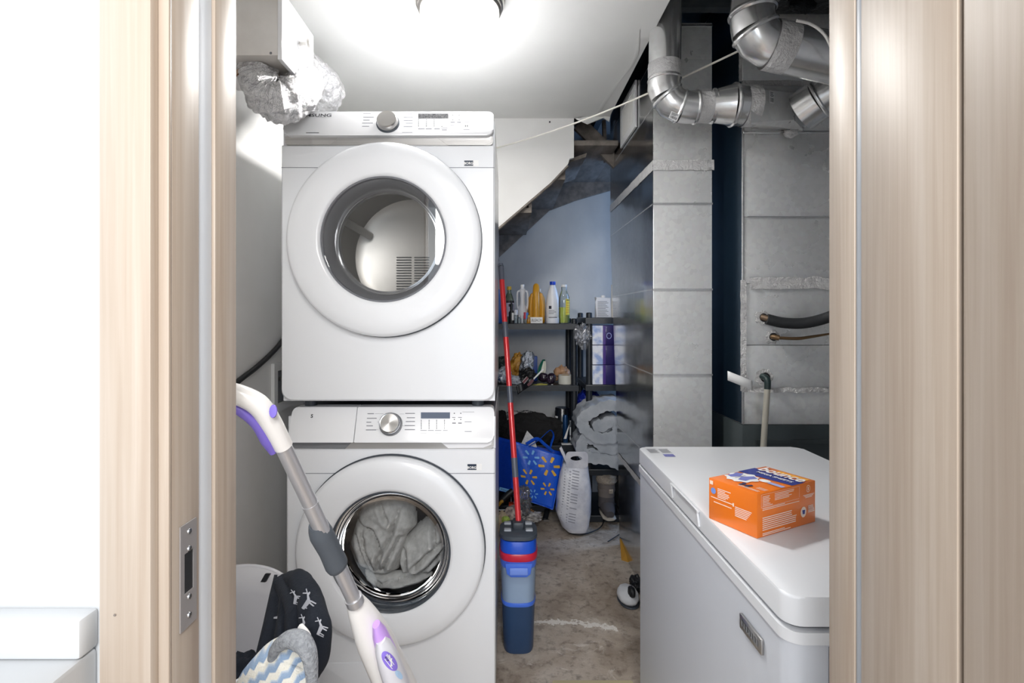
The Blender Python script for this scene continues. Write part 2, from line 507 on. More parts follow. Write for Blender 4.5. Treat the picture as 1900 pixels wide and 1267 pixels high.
M_tape = mat('foil_tape', srgb(236, 235, 235), 0.20, 0.45, bump=(34, 1.0, 6, 0.025, (1, 1, 1), 0.7))
M_mirror = galv_mat('bright_galvanised_sheet', srgb(192, 198, 202), 0.16, 0.12)
M_mirror.node_tree.nodes['Principled BSDF'].inputs['Metallic'].default_value = 1.0
M_sideshade = mat('gap_reflection_sheet', srgb(40, 60, 76), 0.3, 0.8)  # dim reflection of the gap beside the duct, put into the colour
M_furn = mat('dark_grey_cabinet', srgb(64, 72, 74), 0.4, 0.3)

def floor_mat():
    m, nt, bs = base_mat('stained_concrete')
    tc = nt.nodes.new('ShaderNodeTexCoord')
    def nz(scale, detail, rough=0.6, dist=0.0):
        t = nt.nodes.new('ShaderNodeTexNoise'); t.inputs['Scale'].default_value = scale; t.inputs['Detail'].default_value = detail
        t.inputs['Roughness'].default_value = rough; t.inputs['Distortion'].default_value = dist
        nt.links.new(tc.outputs['Object'], t.inputs['Vector']); return t.outputs['Fac']
    def ramp(fac, stops):
        cr = nt.nodes.new('ShaderNodeValToRGB'); el = cr.color_ramp.elements
        el[0].position, el[0].color = stops[0]; el[1].position, el[1].color = stops[-1]
        for p, c in stops[1:-1]:
            e = el.new(p); e.color = c
        nt.links.new(fac, cr.inputs[0]); return cr.outputs[0]
    def mix(f, a, b):
        x = nt.nodes.new('ShaderNodeMix'); x.data_type = 'RGBA'
        nt.links.new(f, x.inputs[0]); nt.links.new(a, x.inputs[6])
        if isinstance(b, tuple): x.inputs[7].default_value = b
        else: nt.links.new(b, x.inputs[7])
        return x.outputs[2]
    def mth(op, a, b=None, c=None):
        x = nt.nodes.new('ShaderNodeMath'); x.operation = op
        for i, q in enumerate((a, b, c)):
            if q is None: continue
            if isinstance(q, (int, float)): x.inputs[i].default_value = q
            else: nt.links.new(q, x.inputs[i])
        return x.outputs[0]
    basec = ramp(nz(3.2, 8, 0.65, 0.6), [(0.30, srgb(136, 122, 108)), (0.48, srgb(178, 165, 151)), (0.66, srgb(208, 199, 188))])
    spots = ramp(nz(26, 6, 0.7), [(0.50, (0, 0, 0, 1)), (0.66, (1, 1, 1, 1))])
    c1 = mix(mth('MULTIPLY', spots, 0.6), basec, srgb(88, 76, 66))
    pale = ramp(nz(7, 8, 0.75, 1.2), [(0.58, (0, 0, 0, 1)), (0.66, (1, 1, 1, 1))])
    c2 = mix(mth('MULTIPLY', pale, 0.75), c1, srgb(222, 216, 208))
    # white mineral crust along a crack in the slab
    sx = nt.nodes.new('ShaderNodeSeparateXYZ'); nt.links.new(tc.outputs['Object'], sx.inputs[0])
    wob = mth('MULTIPLY', mth('SUBTRACT', nz(22, 6, 0.7), 0.5), 0.11)
    bend = mth('MULTIPLY', mth('POWER', mth('SUBTRACT', sx.outputs[0], 0.20), 2.0), -0.75)
    line = mth('ADD', mth('ADD', bend, 2.205), wob)
    d = mth('ABSOLUTE', mth('SUBTRACT', sx.outputs[1], line))
    wid = mth('MULTIPLY', mth('SUBTRACT', nz(60, 5, 0.7), 0.32), 0.07)
    mask = mth('LESS_THAN', d, wid)
    inx = mth('MULTIPLY', mth('GREATER_THAN', sx.outputs[0], 0.08), mth('LESS_THAN', sx.outputs[0], 0.46))
    c3 = mix(mth('MULTIPLY', mask, inx), c2, srgb(236, 232, 226))
    nt.links.new(c3, bs.inputs['Base Color'])
    bs.inputs['Roughness'].default_value = 0.62
    b = nt.nodes.new('ShaderNodeBump'); b.inputs['Strength'].default_value = 0.25; b.inputs['Distance'].default_value = 0.01
    nt.links.new(nz(30, 8, 0.7), b.inputs['Height']); nt.links.new(b.outputs[0], bs.inputs['Normal'])
    return m
M_floor = floor_mat()

# ------------------------------------------------------------------ the room
ST = dict(kind='structure')
XL, XR, YB, ZC = -0.90, 2.0, 3.78, 2.40
YD0, YD1 = 0.565, 0.695           # hall side and room side of the door wall
DL, DR, DH = -0.363, 0.433, 2.05  # door opening
box('floor', XL - 0.1, XR + 0.1, YD1 - 0.13, YB + 0.1, -0.1, 0, M_floor, **ST)
box('wall_left', XL - 0.12, XL, YD1, YB, 0, 2.8, M_wall, **ST)
box('wall_back', XL, XR, YB, YB + 0.1, 0, 2.8, M_back, **ST)
box('wall_right', XR, XR + 0.1, YD1, YB, 0, 2.8, M_back, **ST)
boxes('wall_front', [(-2.3, DL - 0.012, YD0, YD1, 0, 2.8), (DR + 0.012, 2.3, YD0, YD1, 0, 2.8), (DL - 0.012, DR + 0.012, YD0, YD1, DH + 0.01, 2.8)], M_hall, **ST)
boxes('wall_front_lining', [(XL, DL - 0.012, YD1 + 0.0005, YD1 + 0.004, 0, 2.8), (DR + 0.012, XR, YD1 + 0.0005, YD1 + 0.004, 0, 2.8), (DL - 0.012, DR + 0.012, YD1 + 0.0005, YD1 + 0.004, DH + 0.01, 2.8)], M_wall, **ST)
ceil = box('ceiling', XL, 0.57, YD1, 2.905, ZC, ZC + 0.015, M_ceil, **ST)
# paper tape lifting along a drywall joint
sweep('joint_tape', spline([P(1186, 55, 2.0), (0.55, 2.25, 2.398), (0.515, 2.55, 2.398), (0.49, 2.895, 2.398)], 8), [0.003, 0.009, 0.004, 0.012, 0.008], M_ceil, ceil, n=6, flat=0.12, up=(1, 0, 0))
raw('torn_drywall_flap', [P(1068, 221, 2.88), P(1134, 211, 2.9), P(1130, 226, 2.87), P(1120, 219, 2.88), P(1090, 231, 2.87)], [(0, 1, 2, 3, 4)], M_ceil, ceil).modifiers.new('thickness', 'SOLIDIFY').thickness = 0.006
deck = box('ceiling_deck', XL - 0.1, XR + 0.1, YD1, YB + 0.1, 2.8, 2.85, M_joist, **ST)
for x in (0.62, 1.02, 1.42, 1.82):
    box('joist', x - 0.02, x + 0.02, YD1, YB, 2.60, 2.80, M_joist, deck)
box('blocking_beam', 0.57, XR, 2.17, 2.21, 2.585, 2.80, M_joist, deck)
# plaster wall that closes the stair well, cut away under the stair
outl = [(XL, 0.0), (-0.30, 0.0), (-0.30, 1.575), (-0.054, 1.785), (0.244, 2.04), (0.343, 2.145), (0.352, 2.175), (0.376, 2.18), (0.376, 2.40), (XL, 2.40)]
prism('wall_stair', outl, 2.905, 2.93, M_wall, None, 'XZ', **ST)
pl = bpy.data.objects['wall_stair']
box('nail_hole', P(1020, 226, 2.903).x - 0.004, P(1020, 226, 2.903).x + 0.004, 2.900, 2.9045, P(1020, 226, 2.9).z - 0.004, P(1020, 226, 2.9).z + 0.004, M_inkdark, pl)
edge = [(-0.30, 1.575), (-0.054, 1.785), (0.244, 2.04), (0.343, 2.145)]
sweep('drywall_edge', [(x, 2.915, z - 0.006) for x, z in edge], 0.009, M_stair, pl, n=6)

# stair seen from below
stair = thing('staircase', 'raw wooden stair underside rising to the right behind the white plaster wall', 'stairs', (0.1, 3.35, 1.2))
stp = [(-0.66, 1.31), (-0.46, 1.50), (-0.26, 1.69), (-0.066, 1.879), (0.13, 2.067), (0.32, 2.26)]
for i, (x, z) in enumerate(stp):
    x2 = stp[i + 1][0] if i + 1 < len(stp) else 0.62
    box('tread', x - 0.02, x2 + 0.012, 2.94, YB - 0.03, z, z + 0.03, M_stair, stair, bevel=0.003)
    if i + 1 < len(stp):
        box('riser', x2 - 0.006, x2 + 0.012, 2.94, YB - 0.03, z + 0.03, stp[i + 1][1], M_stair, stair)
prism('stringer', [(-0.75, 1.09), (-0.058, 1.716), (0.31, 2.058), (0.50, 2.13), (0.95, 2.26), (0.95, 2.60), (0.60, 2.55), (-0.75, 1.30)], YB - 0.03, YB - 0.004, M_stair, stair, 'XZ')
box('landing', 0.33, 0.95, 3.23, YB - 0.032, 2.262, 2.29, M_stair, stair)
prism('stringer', [(-0.75, 1.22), (-0.30, 1.64), (0.33, 2.24), (0.33, 2.39), (-0.75, 1.45)], 2.932, 2.958, M_stair, stair, 'XZ')
obox('cleat', P(1055, 302, 3.0), (0.10, 0, 0.035), (0, 0.5, 0.0), (0.006, 0, 0.022), M_stair, stair)
obox('brace_board', P(1066, 238, 3.1), (0.26, 0, -0.26), (0, 0.03, 0), (0.06, 0.0, 0.06), M_stair, stair)
obox('brace_board', P(1118, 222, 3.2), (0.012, 0.0, -0.26), (0, 0.03, 0), (0.02, 0, 0), M_stair, stair)

# hall the camera stands in
box('floor_hall', -2.3, 2.3, -3.2, YD1 - 0.13, -0.1, 0, M_oak, **ST)
box('ceiling_hall', -2.3, 2.3, -3.2, YD0, 2.8, 2.85, M_hall, **ST)
box('wall_hall_left', -2.4, -2.3, -3.2, YD1, 0, 2.8, M_hall, **ST)
box('wall_hall_right', 2.3, 2.4, -3.2, YD1, 0, 2.8, M_hall, **ST)
# white half-wall ledge with a low upstand, left of the door
lg = box('ledge_hall', -2.3, -0.443, -0.3, YD0, 0, 0.942, M_hall, bevel=0.006, **ST)
box('upstand', -2.29, -0.442, 0.538, YD0 - 0.0005, 0.9425, 0.984, M_hall, lg, bevel=0.004)

# door frame: jamb with rebate, white seal, stop, casing
def jamb(name, x, s, label):
    """x: face of the jamb, s: +1 when the wall lies toward -x"""
    j = thing(name, label, 'door frame', (x, 0.63, 0), kind='structure')
    a = lambda d: x - s * d
    def bx(n, d0, d1, y0, y1, m, bv=0.0015):
        xx = sorted((a(d0), a(d1))); return box(n, xx[0], xx[1], y0, y1, 0, DH, m, j, bevel=bv)
    return j, bx
jl, bx = jamb('trim_1', DL, +1, 'pale oak door jamb and casing on the latch side with steel strike plate')
bx('rebate_board', 0.0, 0.012, YD0, 0.6145, M_oak)
bx('seal_strip', 0.004, 0.012, 0.6145, 0.648, mat('white_seal', srgb(226, 232, 240), 0.5))
bx('stop_board', 0.0, 0.012, 0.648, YD1 + 0.004, M_oak)
casl = bx('casing_lip', 0.0, 0.012, YD0 - 0.006, YD0 - 0.0005, M_oak)
prism('casing_board', [(DL - 0.012, 0.0), (DL - 0.012, DH + 0.05), (DL - 0.068, DH + 0.05), (DL - 0.068, 0.0)], 0.548, YD0 - 0.0005, M_oak, jl, 'XZ', bevel=0.004)
dimp = P(213, 1141, 0.5475)
lathe('nail_hole', [(0, 0.0008), (0.0012, 0.0006), (0.0014, 0)], dimp, (0, -1, 0), M_stair, jl, n=10)
# strike plate on the jamb face (faces +x)
sp_fn = lambda u, v: None
YS0, YS1 = 0.576, 0.606
zs = lambda py: CAM_H - (py - VPY) / FOC * 0.592
Z0, Z1 = zs(1160), zs(968)
hz0, hz1 = zs(1096), zs(1022)
bm = bmesh.new()
X0 = DL + 0.0004
def plate_box(y0, y1, z0, z1): bm_box(bm, X0, X0 + 0.0016, y0, y1, z0, z1)
plate_box(YS0, YS1, Z0, hz0); plate_box(YS0, YS1, hz1, Z1); plate_box(YS0, 0.583, hz0, hz1); plate_box(0.600, YS1, hz0, hz1)
spl = fin('strike_plate', bm, mat('satin_steel_plate', srgb(172, 168, 168), 0.35, 0.5), jl, False)
box('latch_hole', X0 - 0.0002, X0 + 0.0004, 0.583, 0.600, hz0, hz1, M_black, spl)
for py in (985, 1017, 1106, 1140):
    lathe('screw', [(0.0034, 0), (0.003, 0.0012), (0, 0.0014)], (X0 + 0.0016, 0.5915, zs(py)), (1, 0, 0), M_chrome, spl, n=12)
jr, bx = jamb('trim_2', DR, -1, 'pale oak door jamb on the hinge side beside the freezer')
bx('stop_board', 0.0, 0.012, 0.648, YD1 + 0.004, M_oak)
bx('seal_strip', 0.002, 0.012, 0.636, 0.648, mat('grey_seal', srgb(168, 174, 182), 0.4))
bx('rebate_board', 0.0, 0.012, 0.500, 0.636, M_oak)
xx = box('head_jamb', DL, DR, YD0, YD1, DH, DH + 0.01, M_oak, jr)
# the open door leaf, edge on beside the camera
dleaf = prism('door_1', rrect(0.4335, 0.473, -0.32, 0.497, 0.006, 5), 0.01, 2.04, M_oak, None, 'XY', bevel=0.002, label='pale oak door leaf standing open beside the doorway', **ST)

# added window on the right wall, unseen, standing for the blue fill light
w1 = thing('added_window_1', 'added unseen window behind the furnace for the blue fill light', 'window', (XR, 3.38, 1.45), kind='structure')
boxes('window_frame', [(XR - 0.02, XR - 0.001, 3.0, 3.03, 1.40, 2.10), (XR - 0.02, XR - 0.001, 3.73, 3.76, 1.40, 2.10), (XR - 0.02, XR - 0.001, 3.03, 3.73, 1.40, 1.43), (XR - 0.02, XR - 0.001, 3.03, 3.73, 2.07, 2.10)], M_white, w1)
box('pane', XR - 0.012, XR - 0.006, 3.03, 3.73, 1.43, 2.07, mat('added_window_pane', srgb(160, 190, 220), 0.1), w1)

# recessed washer outlet box and a cable on the left wall
ob_ = thing('washer_outlet_box', 'white recessed outlet box with valves in the wall left of the dryer', 'outlet box', (XL, 2.08, 0.93))
y0, y1, z0, z1 = 1.985, 2.20, 0.925, 1.115
boxes('frame', [(XL + 0.001, XL + 0.014, y0, y0 + 0.03, z0, z1), (XL + 0.001, XL + 0.014, y1 - 0.03, y1, z0, z1), (XL + 0.001, XL + 0.014, y0 + 0.03, y1 - 0.03, z0, z0 + 0.03), (XL + 0.001, XL + 0.014, y0 + 0.03, y1 - 0.03, z1 - 0.03, z1)], M_white, ob_)
box('recess', XL + 0.0005, XL + 0.003, y0 + 0.03, y1 - 0.03, z0 + 0.03, z1 - 0.03, M_pocket, ob_)
for k in range(2):
    lathe('valve', [(0.008, 0), (0.008, 0.02), (0.014, 0.022), (0.014, 0.032), (0, 0.034)], (XL + 0.003, 2.05 + 0.07 * k, 1.05), (1, 0, 0), M_steel, ob_, n=12)
sweep('power_cable', spline([(XL + 0.012, 1.45, 0.98), (XL + 0.012, 1.69, 1.072), (XL + 0.012, 1.86, 1.12), (XL + 0.012, 2.03, 1.184), (XL + 0.012, 2.25, 1.30), (XL + 0.012, 2.6, 1.42)], 6), 0.0095, M_black, None, n=8, label='thick black cable running up the white left wall behind the dryer', cat='cable')

# white vent box with its foil hose
vb = thing('vent_box', 'white painted wooden vent box with small knob high on the left wall', 'wall box', (-0.77, 1.62, 2.05))
M_vb = noise_mat('old_white_paint', srgb(214, 210, 206), srgb(226, 223, 220), 9, rough=0.5, bump=(30, 0.1, 4, 0.004))
box('box_body', XL + 0.001, -0.660, 1.50, 1.74, 2.05, 2.222, M_vb, vb, bevel=0.003)
box('top_board', XL + 0.001, -0.660, 1.49, 1.74, 2.223, 2.235, M_vb, vb, bevel=0.002)
vd = box('door_panel', -0.659, -0.646, 1.496, 1.742, 2.036, 2.236, M_panelw, vb, bevel=0.002)
kz = P(556, 83, 1.63)
lathe('knob', [(0.007, 0), (0.006, 0.018), (0.011, 0.022), (0.016, 0.028), (0.013, 0.034), (0, 0.036)], (-0.646, 1.625, kz.z), (1, 0, 0), M_offwhite, vd, n=20)
for (x, z) in ((-0.70, 2.228), (-0.84, 2.062), (-0.68, 2.06)):
    lathe('screw', [(0.004, 0), (0, 0.0015)], (x, 1.4995, z - 0.004), (0, -1, 0), M_pocket, vb, n=10)
hose_pts = spline([P(482, 112, 1.605), P(480, 145, 1.585), P(497, 180, 1.575), P(528, 188, 1.583), P(553, 168, 1.66), P(566, 150, 1.78), P(566, 128, 1.95), (-0.72, 2.10, 2.22), (-0.80, 2.25, 2.22)], 14)
def crinkle(t, a, p):
    return 1 + 0.16 * noise.noise(p * 38 + Vector((math.cos(a), math.sin(a), 0)) * 2.3) + 0.06 * math.sin(t * 220) + 0.10 * noise.noise(p * 90 + Vector((math.cos(a) * 3, math.sin(a) * 3, 1)))
fh = thing('foil_vent_hose', 'crinkled silver foil hose bending from the vent box over the dryer', 'duct hose', (-0.77, 1.60, 2.04))
sweep('hose', hose_pts, [0.054, 0.056, 0.060, 0.062, 0.062, 0.060, 0.060, 0.06, 0.06], M_foil, fh, n=40, smooth=True, ang=25, disp=crinkle)
lathe('collar', [(0.062, -0.002), (0.0625, 0.010), (0.059, 0.011)], (-0.762, 1.60, 2.030), (0, -0.12, 1), mat('copper_reflection_band', srgb(206, 170, 140), 0.25, 1.0), fh, n=32, cap=False)  # copper-coloured reflection put into the collar's tint

# ceiling lamp
LX, LY = -0.163, 1.81
lm = thing('ceiling_lamp', 'lit flush ceiling lamp with satin nickel ring and frosted glass dome', 'lamp', (LX, LY, ZC))
lathe('mounting_ring', [(0.10, 0.0), (0.150, -0.002), (0.155, -0.016), (0.151, -0.026), (0.146, -0.028), (0.145, -0.040), (0.138, -0.046), (0.130, -0.046)], (LX, LY, ZC), (0, 0, 1), M_nickel, lm, n=64, cap=False)
M_dome = mat('lit_frosted_glass', (1, 1, 1, 1), 0.4, emit=((1.0, 0.985, 0.955, 1), LAMP_EMIT))
lathe('glass_dome', [(0.136, -0.040), (0.137, -0.055), (0.130, -0.080), (0.112, -0.103), (0.080, -0.120), (0.040, -0.128), (0, -0.130)], (LX, LY, ZC), (0, 0, 1), M_dome, lm, n=64, cap=False)
lathe('finial', [(0.022, -0.128), (0.022, -0.133), (0.012, -0.138), (0.008, -0.142), (0.009, -0.150), (0.006, -0.156), (0, -0.157)], (LX, LY, ZC), (0, 0, 1), mat('frosted_finial', srgb(226, 218, 206), 0.35), lm, n=24)

lmp = area_light('ceiling_lamp_bulb', (LX, LY, ZC - 0.134), (LX, LY, 0), 0.22, LAMP_DOWN, (1.0, 0.985, 0.96))
lmp.parent = lm; lmp.matrix_parent_inverse = Matrix.Translation(-lm.location)

# clothes line
A_, B_ = P(915, 276, 2.895), P(1380, 90, 1.90)
cl = [A_.lerp(B_, i / 24) - Vector((0, 0, 0.035 * math.sin(math.pi * i / 24))) for i in range(25)]
sweep('clothes_line', cl, 0.0042, mat('white_cord', srgb(224, 220, 212), 0.7), None, n=6, label='thin white clothes line strung from the stair wall to the pipes', cat='rope')

# ------------------------------------------------------------------ dryer on washer
def machine(name, label, cx, w, Y0, zb, zt, zp, dz, R, Rg, S, kind):
    """cx centre, w width, Y0 front plane, zb/zt bottom/top, zp lower edge of the control panel, dz door centre, S px per metre at Y0"""
    g = thing(name, label, 'appliance', (cx, Y0 + 0.38, zb))
    x0, x1, yb = cx - w / 2, cx + w / 2, 2.45
    zx = lambda py: CAM_H + (VPY - py) / S
    xx = lambda px: (px - VPX) / S
    strip_h = 0.024 if kind == 'dryer' else 0.026
    # cabinet shell, open at the front where the door opening is
    t = 0.012; zf = zp - strip_h
    boxes('cabinet', [(x0, x0 + t, Y0 + 0.02, yb, zb, zt - 0.03), (x1 - t, x1, Y0 + 0.02, yb, zb, zt - 0.03),
                      (x0 + t, x1 - t, Y0 + 0.02, yb, zb, zb + t), (x0 + t, x1 - t, yb - t, yb, zb + t, zt - 0.03),
                      (x0 + t, x1 - t, Y0 + 0.02, yb - t, zt - 0.16, zt - 0.03)], M_enamel, g)
    if kind == 'dryer':
        box('top_panel', x0 + 0.004, x1 - 0.004, Y0 + 0.06, yb, zt - 0.03, zt - 0.006, M_enamel, g, bevel=0.006)
    else:
        box('top_panel', x0 + 0.004, x1 - 0.004, Y0 + 0.06, yb, zt - 0.03, zt - 0.008, M_darkgrey, g, bevel=0.004)
    rad = (0.035, 0.035, 0.004, 0.004) if kind == 'dryer' else (0.01, 0.01, 0.004, 0.004)
    dx = cx + (-0.006 if kind == 'dryer' else 0.004)
    zsm = zx(311) if kind == 'dryer' else zx(878)
    fp = plate_hole('front_panel', rrect(x0, x1, zb + 0.002, zf, rad, 6), (dx, dz), 0.245, Y0, Y0 + 0.02, M_enamel, g)
    for a, b in ((x0 + 0.002, dx - math.sqrt(max(0, R * R - (zsm - dz) ** 2)) - 0.004), (dx + math.sqrt(max(0, R * R - (zsm - dz) ** 2)) + 0.004, x1 - 0.002)):
        box('panel_seam', a, b, Y0 - 0.0012, Y0 + 0.004, zsm - 0.0008, zsm + 0.0008, M_print, fp)
    # door
    C = (dx, Y0, dz); ax = (0, -1, 0)
    lathe('door_gap_shade', [(R - 0.02, 0.0), (R + 0.003, 0.0), (R + 0.003, 0.006), (R - 0.02, 0.006)], C, ax, M_darkgrey, g, n=96, cap=False)  # dark ring painting in the shadow gap round the door edge
    dr = lathe('door', [(R - 0.03, 0.006), (R - 0.004, 0.007), (R, 0.012), (R, 0.030), (R - 0.003, 0.038), (R - 0.012, 0.044), (R - 0.04, 0.0475), (Rg + 0.05, 0.0475), (Rg + 0.012, 0.044), (Rg + 0.003, 0.040), (Rg, 0.034), (Rg, 0.015)], C, ax, M_enamel, g, n=112, cap=False)
    lathe('chrome_ring', [(Rg + 0.001, 0.036), (Rg - 0.002, 0.038), (Rg - 0.005, 0.036), (Rg - 0.006, 0.028)], C, ax, M_darkgrey if kind == 'washer' else M_bezel, dr, n=96, cap=False)
    if kind == 'dryer':
        lathe('inner_bezel', [(Rg - 0.004, 0.030), (Rg - 0.020, 0.012), (Rg - 0.030, -0.03), (Rg - 0.034, -0.06)], C, ax, M_bezel, dr, n=96, cap=False)
        lathe('bezel_ridge', [(Rg - 0.0295, -0.028), (Rg - 0.036, -0.026), (Rg - 0.0345, -0.034)], C, ax, M_chrome, dr, n=96, cap=False)
        lathe('door_glass', [(Rg - 0.006, 0.0290), (Rg - 0.04, 0.0300), (Rg - 0.10, 0.0312), (0, 0.0318)], C, ax, M_glassd, dr, n=96, cap=False)
        lathe('drum', [(0.244, -0.02), (0.244, -0.50), (0.20, -0.52), (0, -0.52)], C, ax, M_drum, g, n=64, cap=False)
        boxes('drum_vent', [(dx - 0.075, dx - 0.012, Y0 + 0.512, Y0 + 0.518, dz - 0.13 + 0.011 * k, dz - 0.126 + 0.011 * k) for k in range(13)] + [(dx + 0.0, dx + 0.063, Y0 + 0.512, Y0 + 0.518, dz - 0.13 + 0.011 * k, dz - 0.126 + 0.011 * k) for k in range(13)], M_darkgrey, g)
        for k in range(3):
            a = 0.5 + 2.1 * k
            obox('drum_fin', (dx + 0.235 * math.cos(a), Y0 + 0.08, dz + 0.235 * math.sin(a)), (-0.05 * math.cos(a), 0, -0.05 * math.sin(a)), (0, 0.40, 0), (-0.03 * math.sin(a), 0, 0.03 * math.cos(a)), M_drum, g, bevel=0.008)
    else:
        lathe('inner_bezel', [(Rg - 0.004, 0.030), (Rg - 0.012, 0.018), (Rg - 0.018, -0.02)], C, ax, M_bezel2, dr, n=96, cap=False)
        lathe('glass_bowl', [(Rg - 0.006, 0.028), (Rg - 0.014, 0.022), (Rg - 0.022, 0.0), (Rg - 0.030, -0.028), (Rg - 0.06, -0.045), (0.07, -0.052), (0, -0.054)], C, ax, M_glassw, dr, n=96, cap=False)
        lathe('bowl_rim', [(Rg - 0.021, 0.002), (Rg - 0.024, 0.006), (Rg - 0.027, 0.0)], C, ax, M_chrome, dr, n=96, cap=False)
        lathe('door_boot', [(0.244, 0.0), (0.185, -0.03), (0.19, -0.075), (0.25, -0.085)], C, ax, M_bezel2, g, n=72, cap=False)
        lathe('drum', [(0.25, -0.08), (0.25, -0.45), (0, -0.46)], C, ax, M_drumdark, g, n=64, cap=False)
    # band with the two recessed grips under the control panel
    bandz0, bandz1 = zf, zp + 0.004
    prism('trim_band', rrect(x0 + 0.012, x1 - 0.006, bandz0, bandz1, (0.012, 0.012, 0.002, 0.002), 4), Y0 + 0.004, Y0 + 0.03, M_silver, g, 'XZ')
    def pocket(pts, m): return prism('grip_recess', pts, Y0 + 0.002, Y0 + 0.01, m, g, 'XZ')
    if kind == 'dryer':
        pocket([(x0 + 0.012, bandz0 + 0.006), (x0 + 0.02, bandz0 + 0.001), (x0 + 0.16, bandz0 + 0.001), (x0 + 0.19, bandz1), (x0 + 0.012, bandz1)], M_silver)
        pocket([(x1 - 0.19, bandz1), (x1 - 0.152, bandz0), (x1 - 0.03, bandz0), (x1 - 0.012, bandz0 + 0.008), (x1 - 0.008, bandz1)], M_steel)
    else:
        pocket([(x0 + 0.016, bandz0 + 0.010), (x0 + 0.03, bandz0 + 0.002), (xx(640), bandz0), (xx(657), bandz1), (x0 + 0.016, bandz1)], M_pocket)
        pocket([(x1 - 0.19, bandz1), (x1 - 0.155, bandz0 + 0.002), (x1 - 0.04, bandz0 + 0.004), (x1 - 0.014, bandz0 + 0.014), (x1 - 0.010, bandz1)], M_panelw)
    # control panel, leaning back
    yf = Y0 - 0.020; kt = 0.38 if kind == 'dryer' else 0.42
    lean = lambda a, b: (b - zp) * kt
    px0, px1 = x0 + 0.012, x1 - 0.004
    if kind == 'dryer':
        cp = prism('control_panel', rrect(px0, px1, zp, zt, (0.022, 0.022, 0.014, 0.010), 6), yf, Y0 + 0.075, M_panelw, g, 'XZ', bevel=0.006, seg=3, tilt=lean)
        px0_ = px0
    else:
        cp = prism('control_panel', rrect(xx(660), px1, zp, zt, (0.002, 0.022, 0.016, 0.002), 6), yf, Y0 + 0.075, M_panelw, g, 'XZ', bevel=0.005, seg=3, tilt=lean)
        dw = prism('detergent_drawer', rrect(px0, xx(658.5), zp, zt, (0.012, 0.002, 0.002, 0.018), 6), yf, Y0 + 0.075, M_panelw, g, 'XZ', bevel=0.005, seg=3, tilt=lean)
    nv = Vector((0, -1, kt)).normalized(); U = Vector((1, 0, 0)); V = Vector((0, kt, 1)).normalized()
    def pp(px, py, off=0.0008):      # a point on the leaning panel from photo pixels
        z = zx(py); x = xx(px)
        for _ in range(4):
            y = yf + (z - zp) * kt
            z = CAM_H + (VPY - py) / FOC * y; x = (px - VPX) / FOC * y
        return Vector((x, yf + (z - zp) * kt, z)) + nv * off
    fn = lambda u, v: pp(u, v)
    R4 = lambda a, b, c, d: [(a, d), (b, d), (b, c), (a, c)]
    if kind == 'dryer':
        kc, kr = pp(720, 229.5), 0.034
        lathe('knob_seat', [(kr + 0.003, 0), (kr + 0.003, 0.004), (kr - 0.002, 0.006)], kc, nv, M_darkgrey, cp, n=48)
        kn = lathe('knob', [(kr - 0.001, 0.004), (kr, 0.008), (kr - 0.002, 0.021), (kr - 0.004, 0.024), (0, 0.0245)], kc, nv, M_steel, cp, n=48)
        decal('display', fn, [R4(776, 832, 211, 220)], M_display, cp)
        text('brand_lettering', 'SAMSUNG', 0.0165, pp(583, 217), U, V, M_inkdark, cp, bold=0.0004, width=0.112)
        pr = [R4(674, 688, 210.4, 211.2), R4(674, 694, 217, 218.2), R4(674, 686, 222.6, 223.8), R4(672, 692, 228, 229.2), R4(672, 685, 234, 235.2),
              R4(750, 766, 211, 212), R4(749, 766, 217.5, 218.7), R4(749, 766, 223, 224.2), R4(753, 766, 228.5, 229.7), R4(749, 765, 234.5, 235.7), R4(746, 765, 245.6, 246.4),
              R4(776, 788, 238.5, 240), R4(790, 801, 238.5, 240), R4(806, 816, 238.5, 240), R4(819, 830, 237, 238.2), R4(820, 829, 240.5, 242),
              R4(836, 844, 226, 228), R4(848, 855, 226, 228), R4(836, 843, 232, 233), R4(835, 844, 217, 218), R4(848, 855, 217, 218), R4(862, 871, 226, 227), R4(860, 871, 240, 241), R4(862, 878, 212.5, 213)]
        decal('panel_print', fn, pr, M_print, cp)
        dots = [R4(776, 777.4, 221.5 + 2.4 * i, 223 + 2.4 * i) for i in range(6)] + [R4(790.5, 792, 221.5 + 2.4 * i, 223 + 2.4 * i) for i in range(6)] + [R4(805, 806.5, 221.5 + 2.4 * i, 223 + 2.4 * i) for i in range(6)]
        dots += [R4(819, 821, 234, 235.6), R4(839, 841, 213, 214.4), R4(851, 853, 213, 214.4), R4(839, 841, 222, 223.4), R4(851, 853, 222, 223.4), R4(568, 592, 246, 247.2), [(863, 231.5), (865, 234), (863, 236.5)], [(868, 231.5), (866, 234), (868, 236.5)]]
        decal('panel_dots', fn, dots, M_inkdark, cp)
        ring = [[(865 + 3 * math.cos(a), 220 + 2.4 * math.sin(a)), (865 + 3 * math.cos(a + .5), 220 + 2.4 * math.sin(a + .5)), (865 + 2.2 * math.cos(a + .5), 220 + 1.7 * math.sin(a + .5)), (865 + 2.2 * math.cos(a), 220 + 1.7 * math.sin(a))] for a in [i * .5 for i in range(13)]]
        decal('start_button', fn, ring, M_print, cp)
        s0 = (861, 888, 297.5, 308.5)
    else:
        kc, kr = pp(725.5, 787.5), 0.035
        lathe('knob_seat', [(kr + 0.003, 0), (kr + 0.003, 0.004), (kr - 0.002, 0.006)], kc, nv, M_pocket, cp, n=48)
        kn = lathe('knob', [(kr - 0.001, 0.004), (kr, 0.008), (kr - 0.001, 0.026), (kr - 0.004, 0.029), (kr - 0.005, 0.0285), (0, 0.0285)], kc, nv, M_chrome, cp, n=48)
        lathe('knob_face', [(kr - 0.006, 0.0286), (0, 0.0292)], kc, nv, M_knobface, kn, n=48)
